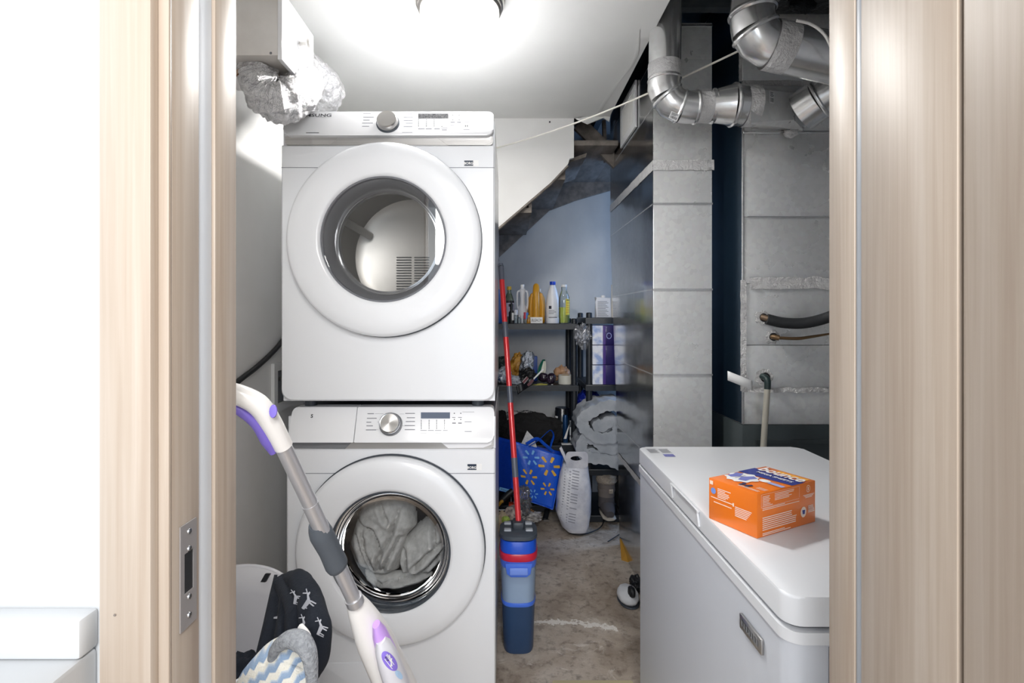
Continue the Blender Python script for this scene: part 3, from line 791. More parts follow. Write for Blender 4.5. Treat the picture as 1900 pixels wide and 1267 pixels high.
        decal('display', fn, [R4(781, 835, 765, 776.5)], M_display2, cp)
        text('brand_letter', 'S', 0.0165, pp(578.5, 775), U, V, M_inkdark, dw, bold=0.0005)
        pr = []
        for (a, b, y) in ((682, 694, 767.5), (681, 699, 776), (680, 689, 783.3), (680, 692, 790), (679, 698, 797.5), (752, 770, 767), (755, 770, 775), (753, 770, 782), (751, 770, 789.5), (751, 770, 797)):
            pr.append(R4(a, b, y - 0.7, y + 0.7))
        for (a, b, y) in ((696, 712, 767.5), (700, 706, 783), (692, 702, 797), (742, 750, 768), (746, 751, 790)): pr.append(R4(a, b, y - 0.2, y + 0.2))
        pr += [R4(780, 792, 798, 799), R4(794, 805, 798, 799), R4(807, 819, 798, 799), R4(822, 831, 798, 799), R4(780, 792, 803, 803.6), R4(807, 819, 803, 803.6), R4(839, 845, 774, 775), R4(850, 857, 774, 775), R4(839, 846, 784, 786), R4(850, 857, 784, 786), R4(862, 875, 782, 783), R4(862, 875, 800, 801), R4(858, 880, 764, 764.5)]
        decal('panel_print', fn, pr, M_print, cp)
        dots = [R4(x, x + 1.5, 779 + 3.1 * i, 780.6 + 3.1 * i) for x in (781, 795.5, 809.5, 824) for i in range(6)] + [R4(842, 844, 766, 767.6), R4(854, 856, 766, 767.6), R4(842, 844, 777.5, 779), R4(854, 856, 777.5, 779)]
        decal('panel_dots', fn, dots, M_inkdark, cp)
        s0 = (867, 894, 860, 872)
    # paper sticker on the front panel
    fy = plane_fn((0, Y0, 0), (1, 0, 0), (0, 0, 1), 0.0012)
    ff = lambda u, v: Vector((xx(u), Y0 - 0.0012, zx(v)))
    st = decal('paper_sticker', ff, [R4(s0[0], s0[1], s0[2], s0[3])], M_white, g)
    mid = s0[0] + (s0[1] - s0[0]) * 0.63
    decal('navy_field', lambda u, v: ff(u, v) + Vector((0, -0.0006, 0)), [R4(s0[0] + 0.4, mid, s0[2] + 0.6, s0[3] - 0.6)], M_sticker, st)
    text('sticker_lettering', 'BORG', 0.011, ff((s0[0] + mid) / 2, s0[3] - 3.0) + Vector((0, -0.0009, 0)), U, (0, 0, 1), M_white, st, off=0.0004, bold=0.0003)
    for fx in (x0 + 0.06, x1 - 0.06):
        for fy_ in (Y0 + 0.10, yb - 0.08):
            lathe('foot', [(0.02, 0.0), (0.02, -(zb - (0.987 if kind == 'dryer' else 0.0005)))], (fx, fy_, zb), (0, 0, 1), M_darkgrey, g, n=16)
    return g

m_, nt_, bs_ = base_mat('spun_steel')
g_ = nt_.nodes.new('ShaderNodeTexGradient'); g_.gradient_type = 'RADIAL'
bs_.inputs['Base Color'].default_value = srgb(196, 194, 192); bs_.inputs['Metallic'].default_value = 1.0; bs_.inputs['Roughness'].default_value = 0.3
bs_.inputs['Anisotropic'].default_value = 0.8
tg_ = nt_.nodes.new('ShaderNodeTangent'); tg_.direction_type = 'RADIAL'; tg_.axis = 'Y'
nt_.links.new(tg_.outputs[0], bs_.inputs['Tangent'])
M_knobface = m_

machine('dryer', 'white front-loading dryer stacked on top with grey glass door', -0.3825, 0.689, 1.675, 1.022, 1.962, 1.873, 1.540, 0.308, 0.198, 576.0, 'dryer')
machine('washing_machine', 'white front-loading washing machine underneath with grey towels behind the glass', -0.3815, 0.689, 1.712, 0.02, 0.994, 0.886, 0.536, 0.306, 0.196, 563.6, 'washer')
wm = bpy.data.objects['washing_machine']
zx = lambda py: CAM_H + (VPY - py) / 563.6
prism('filter_flap', rrect((594 - VPX) / 563.6, (690 - VPX) / 563.6, 0.04, zx(1229), 0.006, 4), 1.7105, 1.716, M_enamel, wm, 'XZ', bevel=0.001)

# towels in the washer drum
M_towel = noise_mat('grey_towelling', srgb(186, 184, 180), srgb(206, 204, 200), 60, rough=0.95, bump=(240, 0.5, 3, 0.004))
def towel(name, label, poly, creases, yfront, yback, cell=2.6):
    """crumpled cloth: a solid lump whose front is shaped by crease lines (outline and creases in photo pixels at depth 1.79)"""
    def seg_d(p, a, b):
        ax, ay, bx_, by_ = a[0], a[1], b[0], b[1]; dx, dy = bx_ - ax, by_ - ay; L = dx * dx + dy * dy
        t = max(0, min(1, ((p[0] - ax) * dx + (p[1] - ay) * dy) / L)) if L else 0
        return math.hypot(p[0] - ax - t * dx, p[1] - ay - t * dy)
    def inside(p):
        c = False; n = len(poly)
        for i in range(n):
            (x1, y1), (x2, y2) = poly[i], poly[(i + 1) % n]
            if (y1 > p[1]) != (y2 > p[1]) and p[0] < (x2 - x1) * (p[1] - y1) / (y2 - y1) + x1: c = not c
        return c
    xs = [p[0] for p in poly]; ys = [p[1] for p in poly]
    nx, ny = int((max(xs) - min(xs)) / cell) + 1, int((max(ys) - min(ys)) / cell) + 1
    bm = bmesh.new(); F = {}; B = {}
    for i in range(nx + 1):
        for j in range(ny + 1):
            p = (min(xs) + i * cell, min(ys) + j * cell)
            if not inside(p): continue
            de = min(seg_d(p, poly[k], poly[(k + 1) % len(poly)]) for k in range(len(poly)))
            h = (1 - math.exp(-de / 9.0)) * 0.85 + 0.15 * min(1, de / 40.0)
            q = Vector((p[0] * 0.02, p[1] * 0.02, 3.0))
            h += 0.16 * noise.noise(q * 1.3) * min(1, de / 12) + 0.05 * noise.noise(q * 4)
            for cr in creases:
                d = min(seg_d(p, cr[k], cr[k + 1]) for k in range(len(cr) - 1))
                h -= 0.30 * math.exp(-d / 3.0) - 0.10 * math.exp(-((d - 8) / 5.0) ** 2)
            P0 = P(p[0], p[1], 1.79); y = yback - (yback - yfront) * max(0.0, h)
            F[i, j] = bm.verts.new((P0.x, y, P0.z)); B[i, j] = bm.verts.new((P0.x, yback + 0.002, P0.z))
    edges = {}
    for (i, j) in F:
        k = [(i, j), (i + 1, j), (i + 1, j + 1), (i, j + 1)]
        if all(q in F for q in k):
            bm.faces.new([F[q] for q in k]); bm.faces.new([B[q] for q in reversed(k)])
            for a, b in zip(k, k[1:] + k[:1]):
                if (b, a) in edges: del edges[b, a]
                else: edges[a, b] = 1
    for a, b in edges: bm.faces.new([F[b], F[a], B[a], B[b]])
    bmesh.ops.delete(bm, geom=[v for v in bm.verts if not v.link_faces], context='VERTS')
    return fin(name, bm, M_towel, None, True, 80, label=label, cat='towel', group='grey towels in the washer')
towel('bath_towel', 'crumpled grey towel on the left inside the washing machine', [(640, 1020), (650, 985), (663, 948), (680, 936), (700, 928), (745, 929), (766, 946), (770, 985), (752, 1004), (742, 1040), (735, 1070), (715, 1078), (680, 1072), (655, 1056)],
      [[(655, 973), (690, 985), (706, 1018), (700, 1062)], [(744, 930), (724, 998), (704, 1034)], [(740, 1000), (708, 1062)], [(660, 1000), (682, 1066)], [(700, 934), (718, 966)], [(670, 985), (676, 1020), (690, 1060)]], 1.778, 1.86)
towel('bath_towel', 'crumpled grey towel on the right inside the washing machine', [(742, 1012), (772, 984), (800, 964), (826, 968), (834, 1010), (822, 1050), (800, 1074), (770, 1082), (738, 1076), (730, 1050)],
      [[(826, 1004), (792, 1028), (768, 1052)], [(828, 1018), (802, 1050), (772, 1072), (754, 1066), (747, 1030)], [(800, 968), (808, 1010)]], 1.774, 1.88)
towel('bath_towel', 'grey towel lying lowest inside the washing machine', [(668, 1066), (700, 1072), (735, 1072), (790, 1070), (802, 1078), (780, 1096), (740, 1106), (700, 1104), (672, 1088)], [[(700, 1090), (762, 1076)], [(680, 1078), (700, 1086)]], 1.782, 1.85)

# ------------------------------------------------------------------ tall rectangular duct
DX0, DX1, DY0, DY1 = 0.642, 0.896, 2.27, 3.21
td = thing('tall_duct', 'tall rectangular galvanised duct standing between the shelves and the furnace', 'duct', (0.77, 2.74, 0))
zz = [0.001, 0.494, 0.665, 1.041, 1.413, 1.787, 1.947, 2.21, 2.42, 2.577]
def dyb(z): return DY1 - 0.26 * min(1.0, max(0.0, (1.75 - z) / 1.45))      # the duct gets shallower toward the floor
for a, b in zip(zz, zz[1:]):
    b -= 0.0015; ya, yb_ = dyb(a), dyb(b)
    raw('duct_section', [(DX0, DY0, a), (DX1, DY0, a), (DX1, ya, a), (DX0, ya, a), (DX0, DY0, b), (DX1, DY0, b), (DX1, yb_, b), (DX0, yb_, b)], [(0, 1, 2, 3), (4, 5, 6, 7), (0, 1, 5, 4), (1, 2, 6, 5), (2, 3, 7, 6), (3, 0, 4, 7)], M_galv, td)
    raw('side_sheet', [(x, y, z) for x in (DX0 - 0.0022, DX0 - 0.0002) for (y, z) in ((DY0 + 0.004, a + 0.001), (ya - 0.002, a + 0.001), (yb_ - 0.002, b - 0.001), (DY0 + 0.004, b - 0.001))], [(0, 1, 2, 3), (4, 5, 6, 7), (0, 1, 5, 4), (1, 2, 6, 5), (2, 3, 7, 6), (3, 0, 4, 7)], M_mirror, td)
for z in (1.041, 1.413, 1.787, 2.21, 0.665, 2.577 - 0.012):
    e = 0.003
    boxes('seam', [(DX0 - e, DX1 + e, DY0 - e, DY0 + 0.004, z - 0.004, z + 0.004), (DX0 - e, DX0 + 0.004, DY0, dyb(z) - 0.004, z - 0.003, z + 0.003)], M_galv2, td)
def wrap(zc, h, seed):
    random.seed(seed); bm = bmesh.new()
    for face in ('front', 'left'):
        n = 40; rows = []
        for i in range(n + 1):
            f = i / n; row = []
            for j in range(5):
                z = zc - h / 2 + h * j / 4 + (0.004 * noise.noise(Vector((f * 9, j * 3, seed))) if j in (0, 4) else 0)
                o = 0.004 + 0.004 * abs(noise.noise(Vector((f * 30, j * 1.7, seed + 5))))
                if face == 'front': row.append(bm.verts.new((DX0 - 0.004 + (DX1 - DX0 + 0.012) * f, DY0 - o, z)))
                else: row.append(bm.verts.new((DX0 - o, DY0 - 0.004 + (dyb(zc) - DY0) * f, z)))
            rows.append(row)
        for A, B in zip(rows, rows[1:]):
            for j in range(4): bm.faces.new([A[j], B[j], B[j + 1], A[j + 1]])
    return fin('foil_tape', bm, M_tape, td, True, 50)
wrap(1.955, 0.045, 2); wrap(0.50, 0.03, 3)
gr = thing('air_grille', 'small white slatted air grille on the side of the tall duct', 'grille', (DX0, 2.7, 2.22))
gy0, gy1, gz0, gz1, gx = 2.545, 2.875, 2.222, 2.452, DX0 - 0.006
boxes('frame', [(gx - 0.008, gx + 0.0015, gy0, gy0 + 0.045, gz0, gz1), (gx - 0.008, gx + 0.0015, gy1 - 0.045, gy1, gz0, gz1), (gx - 0.008, gx + 0.0015, gy0 + 0.045, gy1 - 0.045, gz0, gz0 + 0.04), (gx - 0.008, gx + 0.0015, gy0 + 0.045, gy1 - 0.045, gz1 - 0.04, gz1)], M_white, gr)
box('backing', gx + 0.0006, gx + 0.0015, gy0 + 0.045, gy1 - 0.045, gz0 + 0.04, gz1 - 0.04, M_pocket, gr)
for k in range(16):
    y = gy0 + 0.052 + k * 0.0148
    obox('slat', (gx + 0.0004, y, gz0 + 0.04), (-0.006, 0.004, 0), (0, 0.006, 0), (0, 0, gz1 - gz0 - 0.08), M_offwhite, gr)

# ------------------------------------------------------------------ furnace with its plenum
FX0, FX1, FY0, FY1 = 0.962, 1.52, 2.12, 2.78
SF = FOC / FY0
fz = lambda py: CAM_H + (VPY - py) / SF
fxx = lambda px: (px - VPX) / SF
fu = thing('furnace', 'furnace with galvanised plenum above a dark cabinet behind the freezer', 'furnace', (1.24, 2.45, 0))
box('cabinet', FX0 - 0.004, FX1, FY0 - 0.004, FY1, 0.001, fz(788), M_furn, fu, bevel=0.004)
box('cabinet_rail', FX0 + 0.05, FX1, FY0 - 0.012, FY0 - 0.0042, fz(822), fz(815), M_furn, fu)
fzz = [fz(787.5), fz(722), fz(640), fz(526), fz(402), fz(243), fz(152), 2.72]
for a, b in zip(fzz, fzz[1:]):
    box('plenum_section', FX0, FX1, FY0, FY1, a, b - 0.0012, M_galv, fu, bevel=0.003)
box('side_sheet', FX0 - 0.0025, FX0 - 0.0004, FY0 + 0.006, FY1, fz(786), 2.71, M_sideshade, fu)  # galvanised face coloured dark for the dim gap it mirrors
box('corner_bead', FX0 - 0.003, FX0 + 0.006, FY0 - 0.003, FY0 + 0.004, fz(786), fz(150), M_galv2, fu, bevel=0.001)
def ftape(name, x0, x1, z0, z1, seed, amp=0.005, n=48):
    horiz = (x1 - x0) > (z1 - z0); bm = bmesh.new(); rows = []
    for i in range(n + 1):
        f = i / n; row = []
        for j in range(5):
            g2 = j / 4; w = amp * noise.noise(Vector((f * 11, j * 2.0, seed)))
            o = 0.0035 + 0.005 * abs(noise.noise(Vector((f * 26, j * 1.9, seed + 3))))
            if horiz: row.append(bm.verts.new((x0 + (x1 - x0) * f, FY0 - o, z0 + (z1 - z0) * g2 + w)))
            else: row.append(bm.verts.new((x0 + (x1 - x0) * g2 + w * 0.4, FY0 - o, z0 + (z1 - z0) * f)))
        rows.append(row)
    for A, B in zip(rows, rows[1:]):
        for j in range(4): bm.faces.new([A[j], B[j], B[j + 1], A[j + 1]])
    return fin(name, bm, M_tape, fu, True, 50)
ftape('foil_tape', fxx(1390), FX1, fz(536), fz(514), 1, 0.008)
ftape('foil_tape', fxx(1373), fxx(1384), fz(725), fz(520), 2)
ftape('foil_tape', fxx(1376), FX1, fz(728), fz(718), 3, 0.007)
ftape('foil_tape', FX0 - 0.002, FX1, fz(160), fz(150), 4, 0.004)
ftape('foil_tape', fxx(1370), fxx(1376), fz(152), fz(95), 6, 0.003)
box('drive_cleat', FX0, FX1, FY0 - 0.010, FY0 - 0.001, fz(249), fz(244), M_galv2, fu, bevel=0.002)
box('bead', FX0 + 0.02, FX1, FY0 - 0.003, FY0 + 0.002, fz(403.5), fz(401), M_galv2, fu)
for (px, py, r) in ((1416, 589, 0.017), (1434, 625, 0.017), (1419, 700, 0.020)):
    h = lathe('pipe_hole', [(r, 0), (r * 0.9, 0.001), (0, 0.0012)], (fxx(px), FY0 - 0.0045, fz(py)), (0, -1, 0), M_black, fu, n=20)
    lump('foil_patch', (fxx(px) - 0.004, FY0 - 0.001, fz(py)), (r * 1.7, 0.004, r * 1.6), M_tape, fu, seed=px, amp=0.4, sub=3)
pb = P(1418, 590, FY0 - 0.03)
ip = thing('insulated_pipe', 'black foam insulated pipe leaving the furnace plenum to the right', 'pipe', pb)
sweep('copper_end', [P(1413, 588, FY0 - 0.007), P(1428, 592, FY0 - 0.03)], 0.012, mat('dull_copper', srgb(112, 92, 74), 0.5, 0.5), ip, n=14)
sweep('foam_sleeve', spline([P(1423, 592, FY0 - 0.028), P(1455, 599, FY0 - 0.04), P(1495, 599, FY0 - 0.06), P(1541, 587, FY0 - 0.10), P(1600, 560, FY0 - 0.2)], 8), 0.0215, mat('black_foam', srgb(40, 42, 45), 0.7, bump=(60, 0.2, 3, 0.004)), ip, n=18)
cp_ = thing('copper_line', 'thin brown copper line with brass fitting below the black pipe', 'pipe', P(1434, 625, FY0 - 0.01))
M_brass = mat('old_brass', srgb(116, 92, 66), 0.45, 0.6)
sweep('fitting', [P(1432, 625, FY0 - 0.012), P(1436, 625, FY0 - 0.022), P(1446, 627, FY0 - 0.03)], [0.009, 0.0105, 0.011], M_brass, cp_, n=10)
sweep('tube', spline([P(1444, 627, FY0 - 0.03), P(1480, 628, FY0 - 0.04), P(1510, 624, FY0 - 0.05), P(1541, 619, FY0 - 0.07), P(1600, 610, FY0 - 0.1)], 6), [0.006, 0.0065, 0.0055, 0.004, 0.004], M_brass, cp_, n=10)
dp = thing('drain_pipe', 'pale plastic drain pipe with dark elbow running down the plenum', 'pipe', P(1418, 787, FY0 - 0.04))
M_elb = mat('dark_green_plastic', srgb(34, 52, 52), 0.4)
sweep('elbow', spline([P(1414, 698, FY0 - 0.008), P(1421, 701, FY0 - 0.03), P(1424, 707, FY0 - 0.042), P(1424, 722, FY0 - 0.044)], 6), 0.0125, M_elb, dp, n=14)
sweep('pipe', [P(1424, 720, FY0 - 0.044), P(1420, 775, FY0 - 0.044), P(1416, 835, FY0 - 0.042), P(1412, 900, FY0 - 0.04)], 0.0118, mat('cloudy_pvc', srgb(176, 172, 160), 0.3, trans=0.0), dp, n=14)
tg = surf('paper_tag', lambda u, v: P(1350, 688, FY0 - 0.02).lerp(P(1396, 707, FY0 - 0.03), u) + Vector((0, -0.012 * math.sin(u * 3.1), 0)) + Vector((0.0, 0, -0.038 * v)), 10, 2, M_white, None, thick=0.001, label='white paper tag stuck across the plenum corner', cat='tag')

# ------------------------------------------------------------------ round pipes
def pipe_run(root, pts, r, beads, m=M_galv2, n=28, name='pipe'):
    o = sweep(name, pts, r, m, root, n=n, ang=30)
    return o
def ring_bead(root, c, axis, r, t=0.004):
    return lathe('bead', [(r, -t * 1.6), (r + t, -t * 0.5), (r + t, t * 0.5), (r, t * 1.6)], c, axis, M_galv2, root, n=32, cap=False)
def tape_ring(root, c, axis, r, h, seed):
    prof = [(r + 0.0015 + 0.003 * abs(noise.noise(Vector((i * 2.1, seed, 0)))), -h / 2 + h * i / 8) for i in range(9)]
    return lathe('foil_tape', prof, c, axis, M_tape, root, n=32, cap=False)
YP = 2.02
p1 = thing('round_duct', 'round galvanised duct dropping from the joists and turning right to the plenum', 'duct', P(1240, 180, YP))
ra = 0.061
a0, a1, a2, a3 = P(1236, -60, YP), P(1233, 146, YP), P(1237, 176, YP), P(1262, 197, YP)
sweep('riser_pipe', [a0, a1], ra, M_galv2, p1, n=32)
sweep('elbow_gore', [a1, P(1232, 162, YP), a2], [ra + 0.001, ra + 0.002, ra], M_galv2, p1, n=32)
sweep('elbow_gore', [a2, P(1246, 190, YP), a3], [ra, ra + 0.001, ra], M_galv2, p1, n=32)
sweep('collar', [a3, P(1276, 199, YP), P(1290, 199, YP)], [ra, ra, ra], M_galv2, p1, n=32)
sweep('cross_pipe', [P(1288, 199, YP), P(1326, 197, YP)], [ra - 0.002, ra - 0.002], M_galv2, p1, n=32)
sweep('reducer', [P(1324, 197, YP), P(1340, 196, YP - .01), P(1362, 195, YP - .02)], [ra, 0.068, 0.078], M_galv2, p1, n=32)
sweep('boot_neck', [P(1362, 195, YP - .02), P(1400, 197, YP - .02)], [0.076, 0.074], M_galv2, p1, n=32)
ring_bead(p1, P(1233, 149, YP), (-0.02, 0, 1), ra); ring_bead(p1, P(1238, 178, YP), (0.75, 0, -1), ra + 0.001)
ring_bead(p1, P(1262, 197, YP), (1, 0, -0.35), ra); ring_bead(p1, P(1290, 199, YP), (1, 0, 0), ra); ring_bead(p1, P(1323, 197, YP), (1, 0, 0), ra, 0.005); ring_bead(p1, P(1360, 195, YP - .02), (1, 0, 0), 0.077, 0.005)
tape_ring(p1, P(1233, 132, YP), (0, 0, 1), ra, 0.055, 1); tape_ring(p1, P(1305, 198, YP), (1, 0, 0), ra - 0.002, 0.05, 2); tape_ring(p1, P(1390, 197, YP - .02), (1, 0, 0), 0.075, 0.05, 3)
# boot: from the round neck to a wide flat mouth on the plenum
yb0, yb1 = YP - 0.085, FY0 - 0.006
bt = [P(1396, 158, YP - .02), P(1474, 160, 2.03), P(1474, 232, 2.03), P(1396, 236, YP - .02)]
def bootv(px, py, y): return P(px, py, y)
V_ = [bootv(1394, 164, 1.935), bootv(1394, 228, 1.935), bootv(1473, 172, 2.01), bootv(1473, 222, 2.01), bootv(1394, 158, yb1), bootv(1394, 238, yb1), bootv(1488, 160, yb1), bootv(1492, 243, yb1)]
raw('boot', V_, [(0, 1, 3, 2), (0, 2, 6, 4), (1, 5, 7, 3), (2, 3, 7, 6), (0, 4, 5, 1), (4, 6, 7, 5)], M_galv, p1)
def sticker(name, c, U, V, w, h, lines, root):
    n = Vector(U).cross(Vector(V)).normalized(); fn0 = plane_fn(c, Vector(U).normalized() * w, Vector(V).normalized() * h, 0.002)
    s = decal(name, fn0, [rect(0, 1, 0, 1)], M_white, root)
    fn1 = plane_fn(c, Vector(U).normalized() * w, Vector(V).normalized() * h, 0.003)
    random.seed(len(lines) + int(c[0] * 1000))
    pol = [rect(0.1 + 0.08 * i, 0.1 + 0.08 * i + random.choice((0.03, 0.05)), 0.1, 0.45) for i in range(10)] + [rect(0.1, 0.6 + 0.3 * random.random(), 0.55 + 0.1 * i, 0.60 + 0.1 * i) for i in range(4)]
    decal('label_print', fn1, pol, M_inkdark, s)
sticker('paper_label', P(1427, 191, 1.952), (1, 0.5, 0.0), (0, 0, 1), 0.026, 0.046, 'a', p1)
sticker('paper_label', P(1240, 219, YP - 0.066), (1, 0.0, -0.45), (0.45, 0, 1), 0.034, 0.028, 'b', p1)
p3 = thing('branch_duct', 'short round duct climbing right from the boot beside the door jamb', 'duct', P(1500, 205, 1.95))
c0, c1, c2 = P(1487, 208, 1.98), P(1520, 185, 1.93), P(1590, 140, 1.85)
sweep('neck', [c0, c1], [0.078, 0.072], M_galv2, p3, n=32); sweep('pipe', [c1, c2], 0.066, M_galv2, p3, n=32)
ring_bead(p3, c1, c2 - c1, 0.072, 0.004)
lump('foil_knot', P(1468, 247, FY0 - 0.03), (0.028, 0.015, 0.018), M_tape, p3, seed=9, amp=0.5, sub=3)

YQ = 1.72
p2 = thing('upper_round_duct', 'larger round duct with foil taped elbow at the top beside the jamb', 'duct', P(1420, 80, YQ))
rb = 0.0705
b0, b1, b2, b3, b4 = P(1410, -90, YQ), P(1396, 24, YQ), P(1401, 57, YQ), P(1424, 81, YQ), P(1446, 87, YQ)
sweep('riser_pipe', [b0, b1], rb, M_galv2, p2, n=36)
sweep('elbow_gore', [b1, P(1397, 42, YQ), b2], [rb - 0.001, rb, rb + 0.002], M_galv2, p2, n=36)
sweep('elbow_gore', [b2, P(1410, 72, YQ), b3, b4], [rb + 0.002, rb + 0.001, rb], M_galv2, p2, n=36)
sweep('cross_pipe', [b4, P(1541, 108, YQ), P(1660, 136, YQ)], rb + 0.006, M_galv2, p2, n=36)
ring_bead(p2, P(1396, 24, YQ), (-0.12, 0, 1), rb + 0.001, 0.005); ring_bead(p2, P(1402, 59, YQ), (0.5, 0, -1), rb + 0.002, 0.005)
tape_ring(p2, P(1446, 87, YQ), (1, 0, -0.22), rb + 0.006, 0.07, 6); tape_ring(p2, P(1404, -4, YQ), (-0.12, 0, 1), rb, 0.04, 7)
# flat trunk above it
tk = thing('trunk_duct', 'rectangular trunk duct with black taped lower edge in the top right corner', 'duct', (1.3, 2.0, 2.35))
box('trunk', 1.015, 1.75, 1.86, 2.09, fz(38) + 0.03, 2.72, M_galv, tk, bevel=0.003)
M_btape = mat('black_foil_tape', srgb(40, 42, 44), 0.25, 0.6, bump=(40, 0.9, 5, 0.01))
box('taped_edge', 1.055, 1.752, 1.852, 2.09, fz(38) + 0.006, fz(38) + 0.052, M_btape, tk, bevel=0.006)
lump('black_mastic', P(1487, 8, 1.845), (0.05, 0.012, 0.03), M_btape, tk, seed=3, amp=0.4, sub=3)
sweep('white_wire', spline([P(1478, 38, 1.60), P(1505, 45, 1.60), P(1528, 62, 1.6), P(1541, 85, 1.6), P(1560, 130, 1.6)], 6), 0.0045, M_offwhite, None, n=8, label='pale wire looping over the upper round duct', cat='wire')

# ------------------------------------------------------------------ chest freezer and dryer sheet box
GX0, GX1, GY0, GY1, GZ = 0.448, 1.0, 0.83, 1.78, 0.85
fr = thing('chest_freezer', 'white chest freezer standing along the right side behind the doorway', 'freezer', (0.724, 1.305, 0))
M_frz = mat('freezer_white', srgb(222, 224, 228), 0.35, coat=0.1)
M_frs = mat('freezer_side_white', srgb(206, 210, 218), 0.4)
prism('body', rrect(GX0 + 0.002, GX1 - 0.004, GY0 + 0.002, GY1 - 0.002, 0.03, 6), 0.02, GZ - 0.075, M_frs, fr, 'XY', smooth=True)
rim = prism('rim', rrect(GX0 - 0.002, GX1, GY0 - 0.002, GY1, 0.03, 6), GZ - 0.0755, GZ - 0.056, M_frz, fr, 'XY', smooth=True)
prism('gasket', rrect(GX0 + 0.012, GX1 - 0.012, GY0 + 0.012, GY1 - 0.012, 0.02, 6), GZ - 0.0565, GZ - 0.047, M_pocket, fr, 'XY', smooth=True)
lid = prism('lid', rrect(GX0, GX1, GY0, GY1, 0.028, 6), GZ, GZ - 0.047, M_frz, fr, 'XY', bevel=0.005, seg=3)
hb = sweep('handle', spline([(GX0 - 0.001, 1.40, GZ - 0.040), (GX0 - 0.004, 1.398, GZ - 0.010), (GX0 - 0.004, 1.39, GZ - 0.004), (GX0 - 0.004, 1.22, GZ - 0.004), (GX0 - 0.004, 1.21, GZ - 0.010), (GX0 - 0.001, 1.208, GZ - 0.040)], 5), 0.003, M_frz, lid, n=8)
bd = box('badge', GX0 - 0.004, GX0 + 0.0015, 0.908, 0.992, 0.706, 0.733, M_steel, fr, bevel=0.001)
decal('badge_print', lambda u, v: Vector((GX0 - 0.0046, 0.985 - 0.07 * u, 0.712 + 0.015 * v)), [rect(0.02 + 0.14 * i, 0.02 + 0.14 * i + 0.09, 0.15, 0.85) for i in range(7)], M_pocket, bd)
decal('blue_sticker', lambda u, v: Vector((0.505 + 0.034 * u, 1.655 + 0.03 * v, GZ + 0.0006)), [rect(0, 1, 0, 1)], mat('blue_violet_sticker', srgb(96, 98, 160), 0.4), lid)
decal('lid_print', lambda u, v: Vector((0.468 + 0.075 * u, 1.70 + 0.055 * v, GZ + 0.0006)), [rect(0.02 + 0.0 * i, 0.45 - 0.03 * (i % 3), i / 7.0, i / 7.0 + 0.06) for i in range(7)] + [rect(0.55, 0.98 - 0.04 * (i % 2), i / 7.0, i / 7.0 + 0.06) for i in range(7)], M_print, lid)
box('vertical_seam', 0.515, 0.517, GY0 - 0.0005, GY0 + 0.004, 0.03, GZ - 0.08, M_print, fr)
for x in (GX0 + 0.06, GX1 - 0.06):
    for y in (GY0 + 0.06, GY1 - 0.06):
        lathe('foot', [(0.02, 0), (0.02, 0.0195)], (x, y, 0.0005), (0, 0, 1), M_darkgrey, fr, n=14)

oc = Vector((0.504, 1.046, GZ + 0.0005)); eu = Vector((0.1705, 0.088, 0)).normalized(); ew = Vector((-eu.y, eu.x, 0)); LU, LW, LH = 0.190, 0.121, 0.090
M_orange = mat('orange_carton', srgb(236, 120, 22), 0.32, coat=0.3)
bxr = thing('dryer_sheet_box', 'orange printed carton of dryer sheets lying on the freezer lid', 'box', oc + eu * LU / 2 + ew * LW / 2)
obox('carton', oc, eu * LU, ew * LW, Vector((0, 0, LH)), M_orange, bxr, bevel=0.0015)
M_ow = mat('white_carton_print', srgb(246, 226, 210), 0.4); M_onavy = mat('navy_carton_print', srgb(44, 58, 140), 0.35); M_olav = mat('lavender_carton_print', srgb(168, 176, 226), 0.4); M_oyel = mat('amber_carton_print', srgb(246, 176, 60), 0.4)
fR = plane_fn(oc, eu * LU, Vector((0, 0, LH)), 0.0008)                       # right long face
fL = plane_fn(oc + ew * LW, -ew * LW, Vector((0, 0, LH)), 0.0008)            # left short face
random.seed(4)
pR = []
for i in range(7): pR.append(rect(0.08, 0.08 + random.uniform(0.10, 0.17), 0.90 - i * 0.035, 0.915 - i * 0.035))
for i in range(5): pR.append(rect(0.28, 0.28 + random.uniform(0.2, 0.36), 0.91 - i * 0.035, 0.925 - i * 0.035))
pR += [rect(0.08, 0.45, 0.635, 0.65), rect(0.08, 0.70, 0.60, 0.615)]
for i in range(7): pR.append(rect(0.08, random.uniform(0.55, 0.66), 0.42 - i * 0.045, 0.442 - i * 0.045))
pR += [rect(0.08, 0.45, 0.07, 0.09), rect(0.08, 0.55, 0.035, 0.055), rect(0.06, 0.70, 0.955, 0.96), rect(0.70, 0.703, 0.70, 0.96), rect(0.06, 0.70, 0.665, 0.67), rect(0.06, 0.063, 0.665, 0.96)]
for i in range(3): pR.append(rect(0.77 + 0.02 * i, 0.97 - 0.02 * i, 0.70 - i * 0.03, 0.715 - i * 0.03))
for i in range(5): pR.append(rect(0.86, 0.86 + random.uniform(0.08, 0.12), 0.42 - i * 0.035, 0.44 - i * 0.035))
pR.append(ngon(0.775, 0.32, 0.05, 0.125)); 
c_ = [(0.86 + 0.035 * math.cos(i * 0.4), 0.85 + 0.085 * math.sin(i * 0.4)) for i in range(16)]; ci_ = [(0.86 + 0.029 * math.cos(i * 0.4), 0.85 + 0.07 * math.sin(i * 0.4)) for i in range(16)]
pR += [[c_[i], c_[(i + 1) % 16], ci_[(i + 1) % 16], ci_[i]] for i in range(16)] + [rect(0.852, 0.868, 0.81, 0.89)]
decal('side_print', fR, pR, M_ow, bxr)
fR2 = plane_fn(oc, eu * LU, Vector((0, 0, LH)), 0.0014)
decal('basket_icon', fR2, [[(0.75, 0.37), (0.80, 0.37), (0.793, 0.27), (0.757, 0.27)]], M_onavy, bxr)
